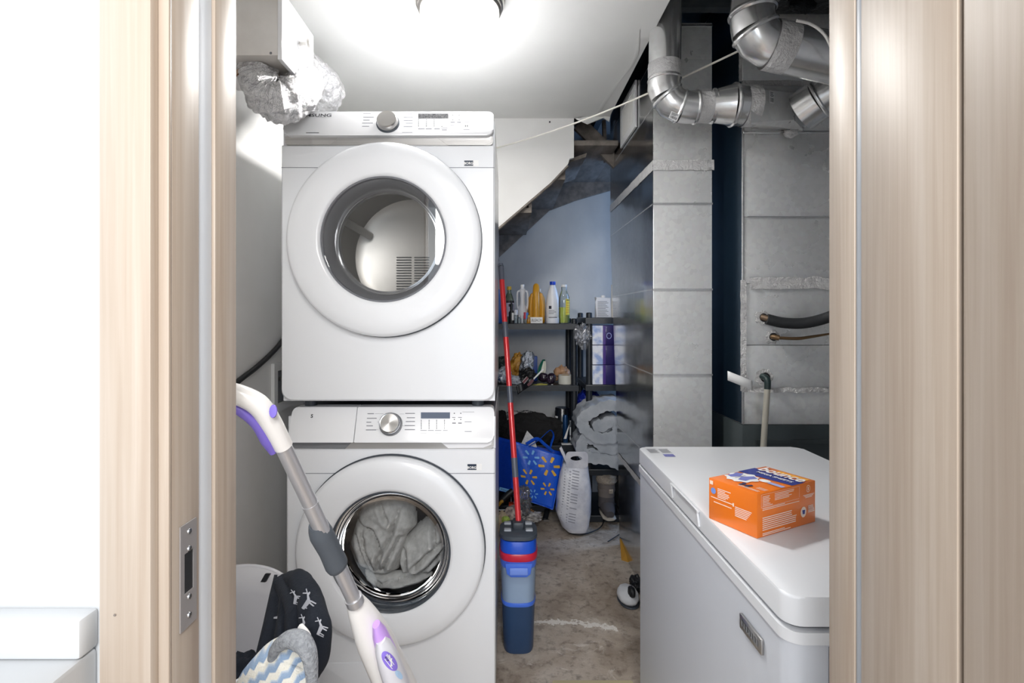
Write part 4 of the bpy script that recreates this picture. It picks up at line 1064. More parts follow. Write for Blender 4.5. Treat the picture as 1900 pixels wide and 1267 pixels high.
pL = [rect(0.03, 0.10, 0.86, 0.95)] + [rect(0.20, 0.20 + random.uniform(0.15, 0.3), 0.80 - i * 0.04, 0.82 - i * 0.04) for i in range(6)] + [rect(0.05, 0.52, 0.55, 0.57), rect(0.12, 0.50, 0.45, 0.47), rect(0.52, 0.55, 0.52, 0.60)] + [rect(0.57, 0.90 - 0.02 * i, 0.52 - i * 0.04, 0.54 - i * 0.04) for i in range(6)]
decal('end_print', fL, pL, M_ow, bxr)
decal('blue_dot', plane_fn(oc + ew * LW, -ew * LW, Vector((0, 0, LH)), 0.0012), [ngon(0.11, 0.72, 0.055, 0.075)], mat('sky_blue_print', srgb(120, 150, 220), 0.4), bxr)
# top: reading direction runs along the short edge, toward the camera; its up is along +eu
to = oc + ew * LW + Vector((0, 0, LH)); tU, tV = -ew * LW, eu * LU
ft = plane_fn(to, tU, tV, 0.0008); ft2 = plane_fn(to, tU, tV, 0.0013); ft3 = plane_fn(to, tU, tV, 0.0018)
decal('navy_banner', ft, [[(0.0, 0.50), (1.0, 0.58), (1.0, 0.80), (0.0, 0.80)]], M_onavy, bxr)
decal('amber_glow', ft, [rect(0.35, 0.95, 0.87, 0.95)], M_oyel, bxr)
cl_ = [(0.30 + (0.27 + 0.03 * math.sin(7 * a)) * math.cos(a), 0.33 + (0.19 + 0.02 * math.sin(9 * a)) * math.sin(a)) for a in [2 * math.pi * i / 40 for i in range(40)]]
decal('white_petals', ft2, [cl_, ngon(0.62, 0.45, 0.10, 0.055)], M_white, bxr)
wing = lambda cu, cv, s, f: [(cu, cv), (cu + f * 0.10 * s, cv + 0.14 * s), (cu + f * 0.22 * s, cv + 0.10 * s), (cu + f * 0.18 * s, cv), (cu + f * 0.20 * s, cv - 0.09 * s), (cu + f * 0.08 * s, cv - 0.12 * s)]
decal('butterfly', ft3, [wing(0.27, 0.34, 1.0, 1), wing(0.25, 0.34, 0.9, -1)], mat('periwinkle_print', srgb(120, 126, 196), 0.4), bxr)
decal('butterfly_edge', ft3, [wing(0.62, 0.13, 0.45, 1), wing(0.61, 0.13, 0.45, -1), rect(0.255, 0.265, 0.24, 0.42)], mat('dark_violet_print', srgb(56, 52, 92), 0.4), bxr)
decal('lavender_tag', ft2, [rect(0.72, 1.0, 0.40, 0.47)], M_olav, bxr)
text('brand_lettering', 'bounce', 0.050, to + tU * 0.54 + tV * 0.755, tU, tV, M_white, bxr, off=0.0022, bold=0.0012, width=0.104)
text('banner_lettering', 'MEGA SHEETS', 0.014, to + tU * 0.56 + tV * 0.645, tU, tV, M_white, bxr, off=0.0022, bold=0.0004, width=0.085)
decal('foot_lettering', ft2, [rect(0.55, 0.95, 0.05 + 0.025 * i, 0.062 + 0.025 * i) for i in range(2)] + [rect(0.80, 0.98, 0.14 + 0.025 * i, 0.15 + 0.025 * i) for i in range(3)], M_ow, bxr)

# ------------------------------------------------------------------ flat mop standing in its bucket
BX, BY = 0.046, 2.06
mb = thing('mop_bucket', 'tall blue mop bucket with red band standing on the floor beside the washer', 'bucket', (BX, BY, 0))
M_navyp = mat('slate_navy_plastic', srgb(42, 68, 104), 0.38)
M_bluep = mat('bright_blue_plastic', srgb(26, 84, 206), 0.28, coat=0.3)
M_blue2 = mat('cornflower_plastic', srgb(70, 116, 226), 0.3, coat=0.3)
M_redp = mat('red_plastic', srgb(206, 34, 62), 0.3, coat=0.3)
M_clearb = glass_mat('clear_blue_plastic', (0.80, 0.87, 0.97, 1), 0.9, 0.06, 1.45, 0.55, srgb(176, 200, 232))
def sect(w, d, z, n=32, k=3.2):
    out = []
    for i in range(n):
        a = 2 * math.pi * i / n; c, s = math.cos(a), math.sin(a)
        out.append(Vector((BX + w / 2 * math.copysign(abs(c) ** (2 / k), c), BY + d / 2 * math.copysign(abs(s) ** (2 / k), s), z)))
    return out
def loft(name, secs, m, parent, cap=True, **kw):
    bm = bmesh.new(); R = [[bm.verts.new(p) for p in s] for s in secs]; n = len(R[0])
    for A, B in zip(R, R[1:]):
        for i in range(n): bm.faces.new([A[i], A[(i + 1) % n], B[(i + 1) % n], B[i]])
    if cap: bm.faces.new(list(reversed(R[0]))); bm.faces.new(R[-1])
    return fin(name, bm, m, parent, True, 40, **kw)
zb_ = lambda py: max(0.001, CAM_H - (py - VPY) / FOC * (BY - 0.07))
loft('lower_tank', [sect(0.112, 0.13, 0.001), sect(0.118, 0.138, 0.01), sect(0.126, 0.15, 0.13), sect(0.130, 0.156, 0.195)], M_navyp, mb)
loft('clear_tank', [sect(0.131, 0.157, 0.196), sect(0.137, 0.163, 0.30), sect(0.139, 0.166, 0.345)], M_clearb, mb, cap=False)
loft('water_fill', [sect(0.122, 0.148, 0.197), sect(0.127, 0.152, 0.275)], mat('cloudy_water', srgb(196, 208, 214), 0.3), mb)
loft('trim_ring', [sect(0.134, 0.160, 0.188), sect(0.136, 0.162, 0.192), sect(0.136, 0.162, 0.200), sect(0.134, 0.160, 0.203)], M_blue2, mb)
# collar with the pull-out latch
loft('collar', [sect(0.141, 0.168, 0.335), sect(0.144, 0.171, 0.340), sect(0.145, 0.172, 0.362)], M_blue2, mb)
yfront = BY - 0.086
prism('latch_plate', [(BX - 0.052, 0.360), (BX - 0.045, 0.320), (BX - 0.030, 0.308), (BX + 0.030, 0.308), (BX + 0.045, 0.320), (BX + 0.052, 0.360)], yfront - 0.006, yfront + 0.02, M_blue2, mb, 'XZ', bevel=0.003)
box('latch_pull', BX - 0.034, BX + 0.034, yfront - 0.012, yfront - 0.0062, 0.318, 0.346, mat('pale_blue_plastic', srgb(120, 152, 236), 0.3), mb, bevel=0.004)
loft('red_band', [sect(0.146, 0.173, 0.3625), sect(0.150, 0.178, 0.367), sect(0.151, 0.180, 0.388), sect(0.148, 0.176, 0.392)], M_redp, mb)
loft('blue_cap', [sect(0.144, 0.172, 0.3925), sect(0.142, 0.170, 0.425), sect(0.136, 0.162, 0.436)], M_bluep, mb)
mo = thing('flat_mop', 'red handled flat mop with dark grey joints standing upright in the blue bucket', 'mop', (BX, BY, 0.436))
loft('mop_head', [sect(0.142, 0.150, 0.4365), sect(0.150, 0.168, 0.442), sect(0.148, 0.166, 0.455), sect(0.120, 0.14, 0.462)], mat('mop_grey_plastic', srgb(66, 74, 84), 0.4), mo)
for (dx, dy) in ((-0.042, -0.03), (0.042, -0.03), (-0.042, 0.035), (0.042, 0.035)):
    box('clip', BX + dx - 0.014, BX + dx + 0.014, BY + dy - 0.012, BY + dy + 0.012, 0.458, 0.468, mat('light_grey_clip', srgb(176, 182, 190), 0.35), mo, bevel=0.003)
box('hinge_block', BX - 0.022, BX + 0.022, BY - 0.03, BY + 0.03, 0.458, 0.490, M_darkgrey, mo, bevel=0.008)
t0_, t1_ = Vector((BX + 0.001, BY, 0.486)), P(929.5, 494, 2.32)
def pseg(name, f0, f1, r, m): return sweep(name, [t0_.lerp(t1_, f0), t0_.lerp(t1_, f1)], r, m, mo, n=16)
M_polered = mat('red_pole_enamel', srgb(214, 52, 58), 0.28, 0.2, coat=0.4); M_polegrey = mat('grey_pole_joint', srgb(92, 98, 112), 0.35)
fpy = lambda py: min(1, max(0, (975 - py) / (975 - 494.0)))
segs = [(975, 900, 1), (900, 866, 0), (866, 766, 1), (766, 735, 0), (735, 640, 1), (640, 610, 0), (610, 523, 1), (523, 495, 0)]
for a, b, c in segs: pseg('pole_tube' if c else 'pole_joint', fpy(a), fpy(b), 0.0118 if c else 0.0125, M_polered if c else M_polegrey)
lathe('hanging_tip', [(0.0125, 0), (0.010, 0.012), (0, 0.016)], t1_, (t1_ - t0_).normalized(), M_polegrey, mo, n=16)

# ------------------------------------------------------------------ white spray mop leaning by the doorway
sm = thing('spray_mop', 'white and purple spray mop with grey grip leaning across the washing machine', 'mop', (-0.03, 1.28, 0.0))
M_mopw = mat('mop_white_plastic', srgb(232, 230, 228), 0.3, coat=0.2); M_pur = mat('violet_plastic', srgb(120, 104, 196), 0.35); M_alu = mat('aluminium_pole', srgb(200, 200, 204), 0.35, 0.7)
Yt = lambda py: 0.78 + (py - 730) / 510.0 * 0.27
Q = lambda px, py, dy=0.0: P(px, py, Yt(py) + dy)
hp = spline([Q(372, 722), Q(410, 724), Q(445, 733), Q(480, 752), Q(503, 785), Q(526, 828)], 8)
sweep('handle', hp, [0.012, 0.014, 0.0155, 0.0165, 0.0160, 0.0145], M_mopw, sm, n=20)
sweep('trigger', [p + Vector((-0.0065, -0.004, -0.009)) for p in spline([Q(430, 738), Q(460, 752), Q(487, 775), Q(505, 806), Q(517, 828)], 6)], [0.006, 0.0085, 0.009, 0.0095, 0.006], M_pur, sm, n=14)
bt0 = Q(507, 763, -0.0165)
lathe('button', [(0.006, 0), (0.0055, 0.0016), (0, 0.002)], bt0, (0.1, -1, 0.1), M_pur, sm, n=18, sy=1.7)
sweep('upper_pole', [Q(524, 825), Q(577, 937)], 0.0128, M_alu, sm, n=18)
sweep('lower_pole', [Q(575, 934), Q(659, 1117)], 0.0138, M_alu, sm, n=18)
sweep('grip', spline([Q(590, 972), Q(596, 990), Q(612, 1020), Q(624, 1046), Q(629, 1053)], 5), [0.0160, 0.0205, 0.0195, 0.0205, 0.0175], mat('grey_rubber_grip', srgb(78, 84, 92), 0.6), sm, n=20)
sweep('collar', [Q(655, 1108), Q(660, 1119)], 0.0165, M_alu, sm, n=18)
def Qb(px, py): return P(px, py, 1.0 + (py - 1115) / 400.0 * 0.2)
bd_ = spline([Qb(658, 1114), Qb(672, 1140), Qb(694, 1185), Qb(730, 1262), Qb(770, 1345), Qb(800, 1405)], 8)
sweep('mop_body', bd_, [0.0175, 0.026, 0.036, 0.040, 0.042, 0.038], M_mopw, sm, n=28, flat=0.8)
# bottle bay on its front
b1_, b2_ = Qb(698, 1148) + Vector((0.006, -0.030, 0.004)), Qb(752, 1300) + Vector((0.010, -0.034, 0.0))
sweep('bottle_bay', [b1_.lerp(b2_, f) + Vector((0, 0.006, 0)) for f in (0, .1, .3, .6, 1)], [0.010, 0.019, 0.025, 0.029, 0.030], mat('lilac_plastic', srgb(200, 160, 236), 0.3), sm, n=24, flat=0.7)
bo_ = sweep('bottle', [b1_.lerp(b2_, f) + Vector((0.004, -0.007, 0)) for f in (.12, .2, .35, .6, 1.1)], [0.012, 0.021, 0.027, 0.030, 0.030], mat('frosted_bottle', srgb(218, 218, 226), 0.3), sm, n=24, flat=0.75)
Ub = (b2_ - b1_).normalized(); Wb = Vector((1, -0.35, 0)); Wb = (Wb - Ub * Wb.dot(Ub)).normalized(); nb = Wb.cross(Ub).normalized()
if nb.y > 0: nb = -nb
ctr = b1_.lerp(b2_, 0.36) + Vector((0.006, -0.007, 0)) + nb * 0.0
from mathutils.bvhtree import BVHTree
bvb = BVHTree.FromPolygons([v.co for v in bo_.data.vertices], [p.vertices for p in bo_.data.polygons])
def bf(u, v, o=0.0):          # a point of the label, cast onto the bottle
    p = ctr + Wb * u + Ub * v; d = (p - Vector((0, 0, CAM_H))).normalized(); h = bvb.ray_cast(p - d * 0.15, d)[0]
    return (h if h else p) - d * (o + 0.001)
decal('label_field', lambda u, v: bf(u, v), [[(0.0165 * r * math.cos(a), 0.026 * r * math.sin(a)) for (r, a) in ((r0, a0), (r0 + 0.2, a0), (r0 + 0.2, a0 + math.pi / 15), (r0, a0 + math.pi / 15))] for r0 in (0.001, 0.2, 0.4, 0.6, 0.8) for a0 in [math.pi * i / 15 for i in range(30)]], mat('purple_label', srgb(140, 118, 220), 0.35), bo_)
wl = lambda a, b, c, d, w=0.0012: [(a - w, b), (a + w, b), (c + w, d), (c - w, d)]
decal('label_rays', lambda u, v: bf(u, v, 0.0016), [wl(-0.010, -0.004, 0.000, 0.021), wl(0.000, -0.019, 0.008, 0.008), wl(0.005, -0.018, 0.002, 0.013), wl(0.008, -0.010, -0.002, 0.016), wl(-0.003, -0.016, 0.003, 0.002)], M_white, bo_)
text('label_letter', 'S', 0.016, bf(-0.004, 0.0, 0.003), Wb, -Ub, M_inkdark, bo_, off=0.0004)
decal('label_foot', lambda u, v: bf(u, v, 0.0006), [ngon(0.011, 0.034, 0.008, 0.012)], mat('pale_aqua_print', srgb(176, 206, 236), 0.4), bo_)
lathe('mop_joint', [(0.03, 0), (0.028, 0.03), (0.02, 0.06)], Qb(812, 1432) + Vector((0, 0, -0.03)), (-0.35, -0.15, 1), M_mopw, sm, n=20)
box('mop_plate', -0.09, 0.29, 1.12, 1.26, 0.008, 0.045, M_mopw, sm, bevel=0.012)
sweep('neck', [Qb(800, 1400), Vector((0.02, 1.17, 0.14)), Vector((0.09, 1.19, 0.04))], [0.034, 0.024, 0.02], M_mopw, sm, n=16)
box('mop_pad', -0.095, 0.295, 1.115, 1.265, 0.0005, 0.0078, mat('grey_mop_pad', srgb(150, 150, 156), 0.95), sm, bevel=0.003)

# ------------------------------------------------------------------ laundry hamper with clothes
hx, hy, hrx, hry, hz = -0.665, 1.09, 0.205, 0.245, 0.655
hm = thing('laundry_hamper', 'white plastic laundry hamper with slotted rim in the left corner', 'hamper', (hx, hy, 0))
M_hamp = mat('hamper_white_plastic', srgb(214, 214, 218), 0.35, coat=0.1)
def hrim(a):       # rim height around the hamper: raised grips at front and back
    return hz - 0.038 * (0.5 - 0.5 * math.cos(2 * (a - math.pi / 2))) ** 1.0
def hwall(r_off, name, m):
    n, k = 72, 10; bm = bmesh.new(); rows = []
    for j in range(k + 1):
        f = j / k; row = []
        for i in range(n):
            a = 2 * math.pi * i / n; s = 0.80 + 0.20 * f
            row.append(bm.verts.new((hx + (hrx * s + r_off) * math.cos(a), hy + (hry * s + r_off) * math.sin(a), 0.002 + (hrim(a) - 0.002) * f)))
        rows.append(row)
    for A, B in zip(rows, rows[1:]):
        for i in range(n): bm.faces.new([A[i], A[(i + 1) % n], B[(i + 1) % n], B[i]])
    bm.faces.new(rows[0])
    o = fin(name, bm, m, hm, True, 40)
    md = o.modifiers.new('thickness', 'SOLIDIFY'); md.thickness = 0.003; return o
hwall(0, 'tub', M_hamp)
sweep('rim', [(hx + (hrx + 0.003) * math.cos(a), hy + (hry + 0.003) * math.sin(a), hrim(a)) for a in [2 * math.pi * i / 72 for i in range(73)]], 0.0055, M_hamp, hm, n=8)
sl = P(484, 1055, 1.27)
obox('grip_slot', sl + Vector((-0.008, 0.014, -0.040)), (0.013, -0.003, 0.022), (0.002, 0.004, 0), (0.012, -0.001, 0.0), M_black, hm)
M_navyc = mat('navy_fleece', srgb(17, 24, 36), 0.95, bump=(160, 0.4, 3, 0.004)); M_moose = mat('pale_grey_print', srgb(172, 174, 182), 0.9)
pj = thing('fleece_pyjamas', 'navy fleece pyjamas with pale moose print hanging over the hamper rim', 'clothes', P(540, 1200, 1.15))
K = [(P(512, 1066, 1.27), P(562, 1074, 1.18)), (P(505, 1100, 1.20), P(572, 1100, 1.14)), (P(496, 1150, 1.14), P(576, 1150, 1.08)), (P(484, 1210, 1.08), P(572, 1210, 1.04)), (P(470, 1290, 1.03), P(560, 1290, 1.01))]
def drape(u, v):
    x = v * (len(K) - 1); i = min(int(x), len(K) - 2); f = x - i
    a = K[i][0].lerp(K[i + 1][0], f); b = K[i][1].lerp(K[i + 1][1], f)
    p = a.lerp(b, u)
    return p + Vector((0, -0.022 * math.sin(u * 14 + v * 1.2) * (0.3 + v) - 0.03 * math.sin(math.pi * u), 0.006 * math.sin(math.pi * u)))
surf('body_cloth', drape, 40, 40, M_navyc, pj, thick=0.008)
sv = spline([P(528, 1075, 1.24), P(556, 1078, 1.16), P(575, 1120, 1.08), P(588, 1165, 1.03), P(590, 1215, 1.02), P(578, 1250, 1.02)], 8)
wr = lambda t, a, p: 1 + 0.14 * noise.noise(p * 26 + Vector((math.cos(a), math.sin(a), 0)))
sweep('sleeve', sv, [0.014, 0.024, 0.027, 0.028, 0.022, 0.018], M_navyc, pj, n=22, disp=wr)
sweep('sleeve', spline([P(520, 1080, 1.22), P(548, 1120, 1.11), P(552, 1170, 1.06), P(545, 1215, 1.04)], 8), [0.016, 0.024, 0.024, 0.02], M_navyc, pj, n=20, disp=wr)
moose = [[(-1, 0.1), (0.5, 0.25), (0.6, -0.35), (-1, -0.3)], [(-1, -0.2), (-0.8, -0.2), (-0.75, -1), (-0.95, -1)], [(-0.6, -0.3), (-0.4, -0.3), (-0.5, -0.95), (-0.65, -0.95)], [(0.2, -0.3), (0.4, -0.3), (0.35, -1), (0.2, -1)], [(0.45, 0.2), (0.62, -0.3), (0.72, -1), (0.58, -1), (0.45, -0.3)], [(0.4, 0.2), (0.9, 0.7), (1.2, 0.55), (1.15, 0.4), (0.85, 0.35), (0.6, -0.1)], [(0.85, 0.7), (0.6, 1.1), (0.7, 1.15), (1.0, 0.7)], [(0.9, 0.7), (1.15, 1.15), (1.25, 1.1), (1.0, 0.68)]]
def print_on(c, r, U=Vector((1, 0, 0)), V=Vector((0, 0, 1)), s=0.014):
    U, V = Vector(U).normalized(), Vector(V).normalized(); n = U.cross(V)
    if n.y > 0: n = -n
    def f(u, v):
        d2 = (u * s) ** 2
        return Vector(c) + U * (u * s) + V * (v * s) + n * (0.0022 - d2 / (2 * r))
    decal('moose_print', f, moose, M_moose, pj)
def front_of(fnx, u, v): return fnx(u, v) + Vector((0, -0.0045, 0))
for (u, v, s) in ((0.08, 0.86, 0.017), (0.48, 0.62, 0.012), (0.30, 0.45, 0.010)):
    c = front_of(drape, u, v)
    def f(a, b, u=u, v=v, s=s): return drape(min(1, max(0, u + a * s / 0.11)), min(1, max(0, v - b * s / 0.29))) + Vector((0, -0.0055, 0))
    decal('moose_print', f, moose, M_moose, pj)
for (px, py, Yc, s, rot) in ((569, 1118, 1.052, 0.016, 0.9), (548, 1110, 1.085, 0.012, 1.3), (562, 1160, 1.03, 0.013, 1.0), (594, 1166, 0.990, 0.013, 1.1), (553, 1170, 1.02, 0.010, 0.3)):
    print_on(P(px, py, Yc - 0.012), 0.034, (math.cos(rot), 0, math.sin(rot)), (-math.sin(rot), 0, math.cos(rot)), s)

m_, nt_, bs_ = base_mat('zigzag_knit')
tc_ = nt_.nodes.new('ShaderNodeTexCoord'); mp_ = nt_.nodes.new('ShaderNodeMapping'); mp_.inputs['Rotation'].default_value = (0, 0.55, 0)
nt_.links.new(tc_.outputs['Object'], mp_.inputs[0]); sx_ = nt_.nodes.new('ShaderNodeSeparateXYZ'); nt_.links.new(mp_.outputs[0], sx_.inputs[0])
def mth_(op, a, b=None):
    x = nt_.nodes.new('ShaderNodeMath'); x.operation = op
    for i, q in enumerate((a, b)):
        if q is None: continue
        if isinstance(q, (int, float)): x.inputs[i].default_value = q
        else: nt_.links.new(q, x.inputs[i])
    return x.outputs[0]
zig_ = mth_('MULTIPLY', mth_('PINGPONG', sx_.outputs[0], 0.008), 0.7)
st_ = mth_('FRACT', mth_('MULTIPLY', mth_('ADD', sx_.outputs[2], zig_), 46.0))
cr_ = nt_.nodes.new('ShaderNodeValToRGB'); cr_.color_ramp.interpolation = 'LINEAR'
for i_, (p_, c_) in enumerate(((0.0, srgb(226, 224, 214)), (0.42, srgb(232, 230, 222)), (0.5, srgb(138, 162, 192)), (0.8, srgb(150, 172, 200)), (1.0, srgb(210, 216, 220)))):
    if i_ < 2: cr_.color_ramp.elements[i_].position = p_; cr_.color_ramp.elements[i_].color = c_
    else: e_ = cr_.color_ramp.elements.new(p_); e_.color = c_
nt_.links.new(st_, cr_.inputs[0]); nt_.links.new(cr_.outputs[0], bs_.inputs['Base Color']); bs_.inputs['Roughness'].default_value = 0.95
add_bump(nt_, bs_, 180, 0.6, 3, 0.006)
M_zig = m_
M_knit = noise_mat('grey_rib_knit', srgb(134, 138, 144), srgb(160, 164, 170), 150, rough=0.95, bump=(190, 0.8, 3, 0.006))
kn = thing('striped_knit_top', 'cream and blue zigzag knit top with grey ribbed cuff on the hamper', 'clothes', P(530, 1240, 0.95))
sweep('knit_body', spline([P(548, 1190, 0.955), P(530, 1220, 0.95), P(512, 1262, 0.93), P(490, 1330, 0.92)], 8), [0.022, 0.046, 0.062, 0.072], M_zig, kn, n=30, flat=0.55, up=(1, 0, 0.3))
sweep('ribbed_cuff', spline([P(503, 1228, 0.93), P(512, 1203, 0.925), P(535, 1186, 0.92), P(558, 1190, 0.915), P(574, 1215, 0.91), P(580, 1270, 0.91), P(582, 1330, 0.91)], 7), [0.008, 0.013, 0.017, 0.019, 0.015, 0.010, 0.010], M_knit, kn, n=18, flat=0.8)
sweep('white_lining', spline([P(558, 1168, 0.965), P(568, 1185, 0.945), P(574, 1212, 0.93)], 5), [0.012, 0.015, 0.009], M_white, kn, n=14, flat=0.6)
lump('dark_garment', P(448, 1262, 1.12), (0.040, 0.06, 0.050), M_navyc, None, seed=5, amp=0.25, sub=4, label='dark crumpled garment low in the hamper against the jamb', cat='clothes')

# ------------------------------------------------------------------ black plastic shelves
def shelf_unit(x0, x1, y0, y1, tiers, label, lip=0.038):
    g = thing('shelf_unit', label, 'shelf', ((x0 + x1) / 2, (y0 + y1) / 2, 0), 'black plastic shelf units')
    for z in tiers:
        s = box('shelf', x0, x1, y0, y1, z - lip, z, M_blackshelf, g, bevel=0.004)
        box('shelf_lip', x0 - 0.002, x1 + 0.002, y0 - 0.004, y0 - 0.0005, z - lip, z - 0.006, M_blackshelf, s)
    for x in (x0 + 0.024, x1 - 0.024):
        for y in (y0 + 0.026, y1 - 0.026):
            p = lathe('post', [(0.020, 0.0005), (0.020, tiers[-1] - lip - 0.0005)], (x, y, 0), (0, 0, 1), M_blackshelf, g, n=16)
            lathe('post_cap', [(0.019, 0), (0.019, 0.028), (0.015, 0.032), (0, 0.033)], (x, y, tiers[-1] + 0.0005), (0, 0, 1), M_blackshelf, p, n=16)
    return g
SA = 3.35
TA = [0.075, 0.462, 0.850, 1.247]
shelf_unit(-0.45, 0.462, SA, 3.71, TA, 'black plastic shelf unit under the stairs with bottles along its top')
TB = [0.045, 0.335, 0.865, 1.285]
shelf_unit(0.497, 0.90, 3.26, 3.70, TB, 'black plastic shelf unit half hidden behind the tall duct')

# ------------------------------------------------------------------ bottles on the top shelf
ZT = TA[3] + 0.001; YT = 3.45; ST_ = YT / FOC
def at(px): return (px - VPX) * ST_
def zpy(py): return CAM_H + (VPY - py) * ST_
def arc(name, c, r, z0, z1, a0, a1, m, parent, sx=1, sy=1, n=12):
    """wrap-round label; angle 0 faces the camera"""
    vs_, fs = [], []
    for i in range(n + 1):
        a = math.radians(a0 + (a1 - a0) * i / n)
        x, y = c[0] + r * sx * math.sin(a), c[1] - r * sy * math.cos(a)
        vs_ += [(x, y, z0), (x, y, z1)]
    for i in range(n): fs.append((2 * i, 2 * i + 2, 2 * i + 3, 2 * i + 1))
    return raw(name, vs_, fs, m, parent, smooth=True)
GB = 'bottles on the top shelf'
def bottle(name, label, px, y, prof, m, sx=1.0, sy=0.8, cat='bottle'):
    g = thing(name, label, cat, (at(px), y, ZT), GB)
    lathe('bottle_body', prof, (at(px), y, ZT), (0, 0, 1), m, g, n=28, sx=sx, sy=sy, udir=(1, 0, 0))
    return g, (at(px), y)
M_clear = glass_mat('clear_bottle_plastic', (0.86, 0.90, 0.90, 1), 1.0, 0.05, 1.45, 0.12, srgb(190, 200, 205))
M_greencl = glass_mat('green_tinted_plastic', (0.70, 0.78, 0.66, 1), 1.0, 0.05, 1.45, 0.3, srgb(110, 120, 96))
M_whiteb = mat('white_bottle_plastic', srgb(222, 224, 230), 0.35); M_yel = mat('yellow_cap', srgb(206, 168, 36), 0.4); M_bluec = mat('blue_cap', srgb(24, 64, 190), 0.35)
M_darklab = mat('dark_label', srgb(34, 30, 48), 0.5); M_lavlab = mat('pale_lavender_label', srgb(196, 190, 214), 0.5)
g, c = bottle('blue_bottle', 'blue bottle at the left end of the shelf, mostly hidden by the dryer', 924, 3.44, [(0.026, 0), (0.028, 0.005), (0.028, 0.15), (0.016, 0.19), (0.012, 0.2), (0.012, 0.225), (0, 0.226)], mat('blue_bottle_plastic', srgb(34, 84, 160), 0.35))
g, c = bottle('oil_bottle', 'clear round bottle with yellow cap and dark banded label', 945, 3.47, [(0.030, 0), (0.033, 0.006), (0.033, 0.135), (0.031, 0.155), (0.020, 0.190), (0.013, 0.205), (0.013, 0.222)], M_greencl)
lathe('cap', [(0.015, 0), (0.015, 0.022), (0, 0.024)], (c[0], c[1], ZT + 0.222), (0, 0, 1), M_yel, g, n=18)
arc('label', c, 0.0336, ZT + 0.045, ZT + 0.135, -70, 70, M_lavlab, g, 1, 0.8); arc('label_band', c, 0.0339, ZT + 0.135, ZT + 0.150, -70, 70, M_darklab, g, 1, 0.8); arc('label_print', c, 0.0341, ZT + 0.11, ZT + 0.128, -8, 50, M_darklab, g, 1, 0.8)
g, c = bottle('dropper_bottle', 'small black dropper bottle with pale label in front of the oil bottle', 949, 3.39, [(0.017, 0), (0.018, 0.004), (0.018, 0.072), (0.009, 0.084), (0.009, 0.092)], M_black)
lathe('dropper_cap', [(0.010, 0), (0.010, 0.03), (0.006, 0.034), (0.006, 0.055), (0, 0.056)], (c[0], c[1], ZT + 0.092), (0, 0, 1), M_black, g, n=14)
arc('label', c, 0.0184, ZT + 0.02, ZT + 0.068, 5, 80, M_white, g, 1, 0.8)
g, c = bottle('spray_vial', 'tiny white capped spray vial between the dropper bottle and white jug', 957, 3.385, [(0.013, 0), (0.014, 0.004), (0.014, 0.05), (0.012, 0.055)], M_clear)
lathe('cap', [(0.013, 0), (0.013, 0.028), (0.010, 0.033), (0, 0.034)], (c[0], c[1], ZT + 0.055), (0, 0, 1), M_whiteb, g, n=16)
# white two-handled jug
g, c = bottle('white_jug', 'white slim-waisted jug with two loop handles', 969.5, 3.46, [(0.030, 0), (0.033, 0.006), (0.034, 0.07), (0.031, 0.10), (0.017, 0.125), (0.015, 0.16), (0.018, 0.205), (0.022, 0.222), (0.012, 0.232), (0.012, 0.238)], M_whiteb)
lathe('cap', [(0.013, 0), (0.013, 0.018), (0, 0.019)], (c[0], c[1], ZT + 0.238), (0, 0, 1), M_white, g, n=16)
for s in (-1, 1):
    sweep('jug_handle', spline([(c[0] + s * 0.018, c[1], ZT + 0.215), (c[0] + s * 0.032, c[1], ZT + 0.205), (c[0] + s * 0.035, c[1], ZT + 0.16), (c[0] + s * 0.034, c[1], ZT + 0.12), (c[0] + s * 0.029, c[1], ZT + 0.09)], 5), 0.0065, M_whiteb, g, n=10)
g, c = bottle('detergent_pod_tub', 'small tub with red and blue wrapper in front of the white jug', 975, 3.385, [(0.012, 0), (0.016, 0.006), (0.016, 0.05), (0.012, 0.058), (0.012, 0.068), (0, 0.07)], M_clear)
arc('label', c, 0.0164, ZT + 0.03, ZT + 0.072, -60, 10, mat('red_wrap', srgb(190, 60, 80), 0.4), g, 1, 0.8); arc('label', c, 0.0166, ZT + 0.025, ZT + 0.07, 0, 80, mat('blue_wrap', srgb(70, 130, 200), 0.4), g, 1, 0.8)
for k, px in enumerate((963, 980)):
    g, c = bottle('glass_vial', ('little clear glass vial left of the wrapped tub', 'little amber glass vial right of the wrapped tub')[k], px, 3.378, [(0.011, 0), (0.013, 0.004), (0.013, 0.030), (0.007, 0.036), (0.007, 0.042)], (M_clear, mat('amber_glass', srgb(170, 120, 40), 0.2))[k])
    lathe('stopper', [(0.008, 0), (0.008, 0.010), (0, 0.011)], (c[0], c[1], ZT + 0.042), (0, 0, 1), (M_steel, M_yel)[k], g, n=12)
# amber bleach jug with ribbed neck column
M_amber = mat('ochre_plastic', srgb(204, 146, 36), 0.38, coat=0.1)
cj = (at(996), 3.47)
g = thing('bleach_jug', 'ochre yellow jug with handwritten paper label', 'bottle', (cj[0], cj[1], ZT), GB)
lathe('bottle_body', [(0.050, 0), (0.057, 0.008), (0.058, 0.12), (0.054, 0.165), (0.040, 0.195), (0.020, 0.210), (0, 0.212)], (cj[0], cj[1], ZT), (0, 0, 1), M_amber, g, n=32, sx=1, sy=0.7, udir=(1, 0, 0))
sweep('jug_handle', spline([(cj[0] - 0.006, cj[1] - 0.052, ZT + 0.03), (cj[0] - 0.006, cj[1] - 0.050, ZT + 0.12), (cj[0] - 0.005, cj[1] - 0.035, ZT + 0.20), (cj[0] - 0.004, cj[1] - 0.012, ZT + 0.240), (cj[0] - 0.003, cj[1], ZT + 0.252)], 6), [0.022, 0.023, 0.0235, 0.021, 0.017], M_amber, g, n=18)
